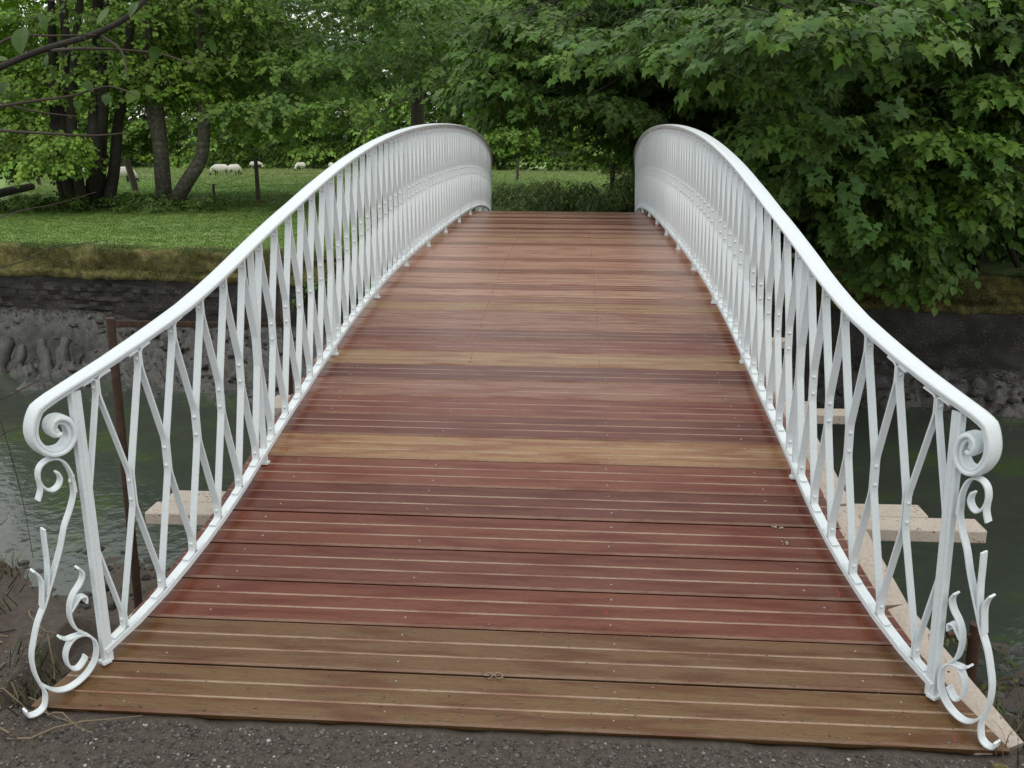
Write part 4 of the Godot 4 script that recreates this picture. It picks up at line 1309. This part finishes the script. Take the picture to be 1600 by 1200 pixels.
func sheep_mesh(grazing: bool) -> ArrayMesh:
	var mb := MB.new()
	var white := Color(0.62, 0.60, 0.54); var dark := Color(0.025, 0.022, 0.02); var grey := Color(0.30, 0.27, 0.24)
	mb.col = white
	var spine := PackedVector3Array([Vector3(0, 0.50, -0.56), Vector3(0, 0.55, -0.52), Vector3(0, 0.58, -0.40), Vector3(0, 0.57, -0.15), Vector3(0, 0.57, 0.12), Vector3(0, 0.60, 0.34), Vector3(0, 0.60, 0.46), Vector3(0, 0.58, 0.54)])
	mb.tube(spine, PackedFloat32Array([0.05, 0.16, 0.235, 0.255, 0.25, 0.225, 0.16, 0.06]), 16, 0.22, noise)
	# neck and head
	var hd := PackedVector3Array([Vector3(0, 0.64, 0.40), Vector3(0, 0.56, 0.60), Vector3(0, 0.36, 0.72), Vector3(0, 0.27, 0.76)]) if grazing else PackedVector3Array([Vector3(0, 0.62, 0.40), Vector3(0, 0.78, 0.56), Vector3(0, 0.90, 0.62), Vector3(0, 0.92, 0.66)])
	mb.tube(hd, PackedFloat32Array([0.15, 0.12, 0.095, 0.085]), 10, 0.15, noise)
	mb.col = dark
	var fc := PackedVector3Array([Vector3(0, 0.33, 0.73), Vector3(0, 0.22, 0.78), Vector3(0, 0.10, 0.84), Vector3(0, 0.05, 0.855)]) if grazing else PackedVector3Array([Vector3(0, 0.93, 0.63), Vector3(0, 0.90, 0.74), Vector3(0, 0.85, 0.84), Vector3(0, 0.83, 0.87)])
	mb.tube(fc, PackedFloat32Array([0.080, 0.075, 0.052, 0.035]), 8)
	for s in [-1.0, 1.0]:
		var e := fc[0] + Vector3(float(s) * 0.07, 0.03, 0.0)
		mb.tube(PackedVector3Array([e, e + Vector3(float(s) * 0.08, 0.01, -0.01), e + Vector3(float(s) * 0.13, -0.015, -0.01)]), PackedFloat32Array([0.022, 0.028, 0.008]), 6)
		for zz in [-0.36, 0.32]:
			mb.col = grey if zz < 0 else dark
			var kx := float(s) * 0.12
			var back := -0.05 if zz < 0 else 0.0
			mb.tube(PackedVector3Array([Vector3(kx, 0.46, zz), Vector3(kx, 0.30, zz + back * 0.2), Vector3(kx, 0.22, zz + back), Vector3(kx, 0.04, zz + back * 0.6), Vector3(kx, -0.01, zz + back * 0.6 + 0.02)]), PackedFloat32Array([0.085, 0.05, 0.034, 0.026, 0.032]), 7)
		mb.col = dark
	mb.col = white
	mb.tube(PackedVector3Array([Vector3(0, 0.62, -0.52), Vector3(0, 0.55, -0.60), Vector3(0, 0.40, -0.62)]), PackedFloat32Array([0.05, 0.045, 0.03]), 7)
	return mb.mesh()

func build_sheep() -> void:
	var gz := sheep_mesh(true); var up := sheep_mesh(false)
	# px, py of the feet, turn, grazing, label
	for q in [[345, 276, -1.75, true, "white black-faced sheep grazing side on, closest to the leaning fence posts"], [367, 276, 2.9, true, "white sheep seen from behind beside the black-faced grazing sheep"], [190, 287, 2.3, true, "white sheep with its rear showing between the stems of the many-stemmed tree"], [64, 268, 1.5, true, "white sheep half hidden by low leaves behind the first fence post"], [86, 267, 1.7, true, "white sheep standing behind another at the edge of the low leaves"], [437, 259, 1.2, false, "white sheep with dark head up at the meadow edge"], [462, 264, 2.6, true, "white sheep of the pair standing close together, rear one"], [470, 268, -0.4, true, "white sheep of the pair standing close together, front one"], [400, 265, 1.6, true, "white sheep lying low behind the upright fence post"], [518, 268, 0.3, true, "lone white sheep just above the handrail"], [140, 285, 1.4, true, "white sheep hidden behind the stems of the many-stemmed tree"]]:
		var p := px_field(q[0], q[1])
		var o := put(gz if q[3] else up, "sheep", M.wool)
		o.position = p
		o.rotation.y = q[2]
		o.scale = Vector3.ONE * 0.74
		tag(o, q[4], "sheep", "sheep grazing in the meadow")

func build_fences() -> void:
	var tops := []
	for q in [[62, 256, 292, "slim dark fence post left of the many-stemmed tree", 0.05, 0.0], [214, 250, 300, "thick dark fence post leaning between the two trees", 0.10, -0.22], [336, 288, 322, "thin short stake in the meadow fence beside the forked tree", 0.03, 0.0], [404, 250, 317, "slim upright dark fence post with a stone at its foot", 0.045, 0.0], [808, 250, 283, "grey fence post in the weeds under the sycamore leaves", 0.06, 0.05], [520, 262, 312, "slim dark fence post behind the railing", 0.045, 0.0]]:
		var b := px_field(q[0], q[2])
		var h: float = (q[2] - q[1]) / 1450.0 * -b.z
		var mb := MB.new()
		mb.tube(PackedVector3Array([b + Vector3(0, -0.1, 0), b + Vector3(q[5] * 0.5, h * 0.5, 0), b + Vector3(q[5], h, 0)]), PackedFloat32Array([q[4] * 1.05, q[4], q[4] * 0.95]), 8, 0.2, noise)
		var o := put(mb.mesh(), "fence_post", M.post_wood)
		tag(o, q[3], "fence post", "posts of the meadow fence")
		tops.append([b, h])
	var st := MB.new()
	var fb: Vector3 = tops[3][0]
	st.dome(fb + Vector3(0.06, 0, 0.05), Vector3(0.1, 1, 0.05).normalized(), 0.14, 0.08, 9)
	tag(put(st.mesh(), "field_stone", M.mossy_stone), "flat grey stone at the foot of the slim upright fence post", "stone")
	var order := [0, 1, 2, 3, 5]
	var w := base("fence_wire")
	tag(w, "thin wires strung between the meadow fence posts", "wire")
	for y in [0.15, 0.4, 0.65, 0.88]:
		var p := PackedVector3Array()
		for k in order: p.append(tops[k][0] + Vector3(0, minf(y, float(tops[k][1]) - 0.03), 0))
		var rr := PackedFloat32Array()
		for k in p.size(): rr.append(0.0035)
		var mb := MB.new()
		mb.tube(p, rr, 4, 0, null, false)
		put(mb.mesh(), "strand", M.wire, w)
	# post and brace at the end of the bridge
	var g := base("braced_post")
	tag(g, "brown post with a slanting brace past the far end of the deck", "post")
	var z := 16.5
	var t := px_at(958, 250, z); var b2 := Vector3(px_at(955, 330, z).x, MEADOW - 0.1, -z)
	var m1 := MB.new()
	m1.tube(PackedVector3Array([b2, (t + b2) * 0.5, t]), PackedFloat32Array([0.055, 0.05, 0.05]), 8, 0.15, noise)
	put(m1.mesh(), "post", M.post_wood, g)
	var m2 := MB.new()
	var c0 := px_at(955, 300, z); var c1 := Vector3(px_at(925, 335, z).x - 0.25, MEADOW - 0.05, -z + 0.2)
	m2.tube(PackedVector3Array([c0, (c0 + c1) * 0.5, c1]), PackedFloat32Array([0.04, 0.04, 0.04]), 7, 0.15, noise)
	put(m2.mesh(), "brace", M.post_wood, g)
	# fallen log
	var lg := MB.new()
	var l0 := px_ground(-30, 318, MEADOW); var l1 := px_ground(52, 308, MEADOW)
	lg.tube(PackedVector3Array([l0 + Vector3(0, 0.12, 0), (l0 + l1) * 0.5 + Vector3(0, 0.2, 0), l1 + Vector3(0, 0.26, 0)]), PackedFloat32Array([0.10, 0.10, 0.08]), 11, 0.3, noise)
	tag(put(lg.mesh(), "fallen_log", M.dark_bark), "fallen grey log lying in the shade of the low leaves", "log")

func build_foreground() -> void:
	var r := RandomNumberGenerator.new(); r.seed = 909
	# gravel
	var peb := []
	for k in 3:
		var mb := MB.new()
		var q := SphereMesh.new(); q.radius = 0.5; q.height = 1.0; q.radial_segments = 7; q.rings = 4
		var arr := q.get_mesh_arrays()
		var vs: PackedVector3Array = arr[Mesh.ARRAY_VERTEX]; var ix: PackedInt32Array = arr[Mesh.ARRAY_INDEX]
		for i in range(0, ix.size(), 3):
			var pp := []
			for j in 3:
				var v := vs[ix[i + j]]
				v *= 1.0 + 0.55 * noise.get_noise_3dv(v * 60.0 + Vector3(k * 40, 0, 0))
				v.y *= 0.62
				pp.append(v)
			var nn: Vector3 = (pp[1] - pp[0]).cross(pp[2] - pp[0])
			if nn.length() < 1e-7: continue
			nn = nn.normalized()
			if nn.dot(pp[0]) < 0: nn = -nn
			mb.tri(pp[0], pp[1], pp[2], nn)
		peb.append(mb.mesh())
	var gv := base("gravel")
	gv.set_meta("kind", "stuff"); tag(gv, "dark gravel and grit in front of the first plank", "gravel")
	var xf := [[], [], []]; var co := [PackedColorArray(), PackedColorArray(), PackedColorArray()]
	for k in 32000:
		var x := r.randf_range(-1.9, 1.9); var z := r.randf_range(1.72, 2.5)
		if z > 2.12 and absf(x - XC) < half_w(2.13) + 0.09: z = r.randf_range(1.85, 2.12)
		var sz := 0.0022 + 0.010 * pow(r.randf(), 5.0)
		var v := k % 3
		xf[v].append(Transform3D((Basis(Vector3.UP, r.randf() * TAU) * Basis(Vector3.RIGHT, r.randf_range(-0.5, 0.5))).scaled(Vector3(sz, sz, sz * r.randf_range(0.7, 1.3))), G(x, near_h(x, z) + sz * 0.12, z)))
		var t := r.randf_range(0.03, 0.14)
		if r.randf() < 0.03: t = r.randf_range(0.2, 0.42)
		co[v].append(Color(t * 1.04, t * r.randf_range(0.92, 0.98), t * r.randf_range(0.8, 0.92)))
	for k in 420:        # grit trodden onto the first boards
		var x := XC + r.randf_range(-1.25, 1.25); var z := Z0 + 0.012 + 0.30 * pow(r.randf(), 2.5)
		var sz := 0.0018 + 0.0055 * pow(r.randf(), 3.0)
		var v := k % 3
		xf[v].append(Transform3D(Basis(Vector3.UP, r.randf() * TAU).scaled(Vector3.ONE * sz), G(x, deck_y(z) + sz * 0.18, z)))
		var t := r.randf_range(0.06, 0.22)
		co[v].append(Color(t * 1.04, t * 0.95, t * 0.85))
	for v in 3: copies("grit", peb[v], M.stone_grain, xf[v], co[v], gv)
	# stones on the slope down to the water
	var sl := base("bank_rubble")
	sl.set_meta("kind", "stuff"); tag(sl, "dark wet rubble on the slope down to the water", "rubble")
	xf = [[], [], []]; co = [PackedColorArray(), PackedColorArray(), PackedColorArray()]
	for k in 5200:
		var x := r.randf_range(-5.5, 4.5); var z := near_edge(x) + r.randf_range(0.15, 4.4)
		var y := near_h(x, z)
		if y < WATER - 0.10: continue
		var sz := 0.015 + 0.085 * pow(r.randf(), 3.0)
		var v := k % 3
		xf[v].append(Transform3D((Basis(Vector3.UP, r.randf() * TAU) * Basis(Vector3.RIGHT, r.randf_range(-0.6, 0.6))).scaled(Vector3(sz, sz, sz * r.randf_range(0.7, 1.4))), G(x, y + sz * 0.1, z)))
		var t := r.randf_range(0.02, 0.09)
		co[v].append(Color(t, t, t * 0.96))
	for v in 3: copies("rubble", peb[v], M.stone_grain, xf[v], co[v], sl)
	var cd := base("mud_clods")
	cd.set_meta("kind", "stuff"); tag(cd, "lumps of grey mud and stone scattered over the far mud bank", "mud")
	xf = [[], [], []]; co = [PackedColorArray(), PackedColorArray(), PackedColorArray()]
	for k in 2400:
		var x := r.randf_range(-9.0, 6.5); var z := wall_z(x) - r.randf_range(0.15, 2.3)
		var y := mud_h(x, z)
		if y < WATER - 0.03: continue
		var sz := 0.02 + 0.13 * pow(r.randf(), 3.5)
		var v := k % 3
		xf[v].append(Transform3D((Basis(Vector3.UP, r.randf() * TAU) * Basis(Vector3.RIGHT, r.randf_range(-0.6, 0.6))).scaled(Vector3(sz, sz * 0.8, sz * r.randf_range(0.7, 1.4))), G(x, y + sz * 0.05, z)))
		var t := r.randf_range(0.02, 0.10)
		co[v].append(Color(t, t * 0.97, t * 0.92))
	for v in 3: copies("clods", peb[v], M.stone_grain, xf[v], co[v], cd)
	var bt := base("bank_grass")
	bt.set_meta("kind", "stuff"); tag(bt, "withered grass and weeds on the near bank beside the scroll foot", "grass")
	var tf := tuft(15, 12, 0.12, 0.004, 0.05)
	var bx := []; var bc := PackedColorArray()
	for k in 900:
		var x := r.randf_range(-3.4, -1.52) if k % 4 else r.randf_range(1.15, 2.3)
		var z := near_edge(x) + r.randf_range(-0.75, 0.45)
		if z < 2.0 and x > -1.7: continue
		if noise.get_noise_2d(x * 90.0, z * 90.0) < -0.05: continue
		bx.append(Transform3D((Basis(Vector3.UP, r.randf() * TAU) * Basis(Vector3.RIGHT, r.randf_range(-0.7, 0.7))).scaled(Vector3.ONE * r.randf_range(0.4, 1.1)), G(x, near_h(x, z), z)))
		var t := r.randf_range(0.5, 1.2)
		bc.append(Color(0.16 * t, 0.125 * t, 0.07 * t) if r.randf() < 0.75 else Color(0.08 * t, 0.11 * t, 0.03 * t))
	copies("grass_tufts", tf, M.grass_blade, bx, bc, bt)
	# dry twigs and stalks on the left bank, a few on the gravel
	for k in 34:
		if k > 25 and k < 29: continue
		var x0 := r.randf_range(-2.1, -1.42); var z0 := r.randf_range(1.98, 2.75)
		if k > 24: x0 = r.randf_range(-1.75, -0.9); z0 = r.randf_range(1.9, 2.08)
		if k > 29: x0 = r.randf_range(1.12, 1.5); z0 = r.randf_range(2.12, 2.35)
		var a := r.randf() * TAU
		var l := r.randf_range(0.10, 0.42) if k <= 24 else r.randf_range(0.08, 0.2)
		var p := PackedVector3Array(); var rr := PackedFloat32Array()
		for i in 6:
			var f := i / 5.0
			var x := x0 + cos(a + f * 0.5) * l * f; var z := z0 + sin(a + f * 0.5) * l * f
			z = minf(z, near_edge(x) + 0.1)
			p.append(G(x, maxf(near_h(x, z), -0.1) + 0.006 + (0.05 * sin(f * PI) * r.randf() if k <= 24 else 0.002), z)); rr.append(lerpf(0.0034, 0.0014, f))
		var mb := MB.new()
		mb.tube(p, rr, 5)
		var side := "lying on the bank beside the scroll foot" if k <= 24 else ("lying on the gravel before the first plank" if k <= 29 else "lying at the corner of the first plank by the pale stringer")
		tag(put(mb.mesh(), "dry_twig", M.dry_stalk if k % 3 else M.twig), "thin dry twig " + side, "twig", "dry twigs " + side)
	var wd := base("water_weed")
	wd.set_meta("kind", "stuff"); tag(wd, "matted green water weed washed up on the bank by the sycamore side frame", "weed")
	var wc := []
	for k in 60:
		var x := r.randf_range(1.7, 4.6); var z := near_edge(x) + r.randf_range(2.0, 3.3)
		wc.append([G(x, maxf(near_h(x, z), WATER) + 0.03, z), 0.16, 0.05])
	layers("lance", wc, G(3, 0, 9), 7, Vector2(0.35, 0.7), Color(0.10, 0.125, 0.040), 0.4, wd, r)
	# wood shaving and bird droppings on the boards
	var ws := MB.new()
	var w0 := px_deck(775, 1060)
	for q in [[-0.020, 0.0], [0.008, 1.2]]:
		var wp := PackedVector3Array()
		for k in 9: wp.append(w0 + Vector3(q[0] + 0.012 * sin(k * 0.8 + q[1]), 0.003 + 0.008 * absf(sin(k * 0.55)), 0.010 * cos(k * 0.7 + q[1])))
		ws.bar(smooth_path(wp, 2), Vector3(0.2, 0.5, 1).normalized(), 0.004, 0.0008)
	tag(put(ws.mesh(), "wood_shaving", M.pale_timber), "curled wood shaving caught in the gap between the first two boards", "shaving")
	for q in [[1227, 849, 0.012, "round"], [1214, 824, 0.016, "long thin"]]:
		var dp := px_deck(q[0], q[1])
		var sl2 := (deck_y(-dp.z + 0.05) - deck_y(-dp.z - 0.05)) / 0.1
		var dn := G(0, 1, -sl2).normalized()
		var dm := MB.new()
		for k in 7:
			var oo := Vector3(r.randf_range(-1, 1) * float(q[2]) * (1.0 if q[3] == "round" else 2.0), 0, r.randf_range(-0.6, 0.6) * float(q[2]))
			oo.y = -dn.z * oo.z / dn.y * 1.0
			dm.dome(dp + oo + dn * 0.0004, dn, float(q[2]) * r.randf_range(0.15, 0.4), 0.0012, 7)
		tag(put(dm.mesh(), "bird_dropping", M.screw_zinc), str(q[3]) + " pale bird dropping on a board by the sycamore side railing", "dropping")
	# broken stone and post stub at the right corner of the first board
	for q in [[1.10, 2.07, 0.030, "pale broken stone"], [1.15, 2.03, 0.022, "small pale broken stone"]]:
		var o := put(peb[0], "broken_stone", M.mossy_stone)
		o.scale = Vector3(q[2], q[2], q[2]) * 1.6
		o.position = G(q[0], near_h(q[0], q[1]) + q[2] * 0.3, q[1])
		tag(o, str(q[3]) + " at the corner of the first plank under the scroll", "stone")

# branch and leaves hanging into the picture close to the camera
func build_near_branch() -> void:
	var r := RandomNumberGenerator.new(); r.seed = 313
	var nb := base("overhanging_bough")
	tag(nb, "dark lime bough with thin twigs and large pale leaves hanging in over the lawn", "bough")
	limb(nb, "bough", [px_at(-260, 190, 5.2), px_at(-60, 128, 5.2), px_at(60, 80, 5.2), px_at(150, 52, 5.2), px_at(215, 12, 5.2), px_at(300, -90, 5.4)], 0.020, 0.012, M.dark_bark, 9, 0.35)
	for b in [[[70, 80], [130, 76], [190, 78], [250, 84], [300, 100]], [[-30, 90], [20, 58], [80, 56], [150, 54]], [[150, 52], [190, 80], [200, 130]], [[-60, 128], [0, 160], [60, 175], [120, 182]], [[-80, 180], [40, 160], [110, 150], [170, 135], [215, 150]], [[-60, 200], [60, 208], [140, 212], [195, 208]]]:
		var pts := []
		for q in b: pts.append(px_at(q[0], q[1], 5.0 + r.randf_range(-0.3, 0.3)))
		limb(nb, "twig", pts, 0.010, 0.003, M.twig, 5, 0.1)
	var lm := []
	for k in 3:
		var mb := MB.new()
		add_leaf(mb, OVATE, Transform3D.IDENTITY, 1.0, [0.05, 0.14, 0.2][k], [0.1, 0.25, 0.35][k], [Color(0.075, 0.135, 0.018), Color(0.055, 0.11, 0.02), Color(0.045, 0.09, 0.022)][k])
		lm.append(mb.mesh())
	for q in [[36, 42, 3.6, 0.095], [170, 14, 4.4, 0.075], [215, 3, 4.4, 0.07], [325, 62, 4.2, 0.06], [245, 72, 4.8, 0.07], [90, 103, 5.0, 0.075], [105, 115, 5.0, 0.05], [130, 128, 5.0, 0.06], [168, 147, 5.0, 0.055], [205, 140, 5.0, 0.085], [212, 148, 5.0, 0.07], [100, 150, 5.0, 0.05], [120, 156, 5.0, 0.05], [235, 133, 5.0, 0.05], [475, 68, 5.0, 0.05], [518, 72, 5.0, 0.055], [5, 88, 4.8, 0.06], [75, 85, 5.0, 0.06], [128, 56, 5.0, 0.055], [10, 128, 5.0, 0.06], [180, 110, 5.0, 0.06], [60, 20, 4.2, 0.07]]:
		var o := put(lm[r.randi() % 3], "leaf", M.leaf, nb)
		var b := Basis(Vector3.UP, r.randf_range(-2.2, 2.2)) * Basis(Vector3.RIGHT, r.randf_range(0.3, 1.2)) * Basis(Vector3.FORWARD, r.randf_range(-0.6, 0.6))
		o.transform = Transform3D(b.scaled(Vector3.ONE * float(q[3]) * 1.15), px_at(q[0], q[1], q[2]))
	# bare hanging twigs over the wall on the left
	var hw := base("hanging_twigs")
	tag(hw, "bare dark twigs hanging before the river wall beside the volute", "twigs")
	for b in [[[-40, 355], [30, 330], [90, 318], [150, 300]], [[-40, 425], [30, 410], [80, 388], [170, 375]], [[-40, 640], [10, 620], [50, 600], [75, 588]], [[-20, 600], [8, 680], [35, 780], [52, 872]], [[-20, 700], [10, 675], [35, 668]], [[-20, 815], [0, 820], [12, 810]]]:
		var pts := []
		for q in b: pts.append(px_at(q[0], q[1], 3.6 + r.randf_range(-0.2, 0.2)))
		limb(hw, "twig", pts, 0.0032, 0.0014, M.twig, 5, 0.1)

# ------------------------------------------------------------------
func _ready() -> void:
	rng.seed = 20240
	noise.seed = 11; noise.frequency = 0.02; noise.fractal_octaves = 4
	# camera
	var cam := Camera3D.new()
	cam.name = "camera"
	cam.transform = Transform3D(Basis(CAM_R, CAM_U, CAM_B).orthonormalized(), Vector3(0, EYE, 0))
	cam.fov = rad_to_deg(2.0 * atan(600.0 / 1450.0))
	cam.near = 0.05
	cam.far = 600.0
	add_child(cam)
	cam.current = true
	# overcast sky
	var env := Environment.new()
	env.background_mode = Environment.BG_SKY
	var sm := ProceduralSkyMaterial.new()
	sm.sky_top_color = Color(0.92, 0.935, 0.94)
	sm.sky_horizon_color = Color(0.95, 0.955, 0.95)
	sm.sky_curve = 0.15
	sm.sky_energy_multiplier = 1.25
	sm.ground_bottom_color = Color(0.10, 0.11, 0.08)
	sm.ground_horizon_color = Color(0.30, 0.34, 0.26)
	sm.sun_angle_max = 30.0
	var sky := Sky.new()
	sky.sky_material = sm
	env.sky = sky
	env.tonemap_mode = Environment.TONE_MAPPER_LINEAR
	env.tonemap_exposure = 0.83
	env.sdfgi_enabled = true
	env.ssao_enabled = true
	env.ssil_enabled = true
	var we := WorldEnvironment.new()
	we.environment = env
	add_child(we)
	var sun := DirectionalLight3D.new()
	sun.name = "sun"
	sun.light_color = Color(1.0, 0.97, 0.92)
	sun.light_energy = 0.34
	sun.light_angular_distance = 24.0
	sun.shadow_enabled = true
	sun.rotation_degrees = Vector3(-62, 28, 0)
	add_child(sun)

	make_materials()
	make_leaf_library()
	build_ground()
	build_bridge()
	build_supports()
	build_trees()
	build_grass()
	build_fences()
	build_piles()
	build_sheep()
	build_foreground()
	build_near_branch()
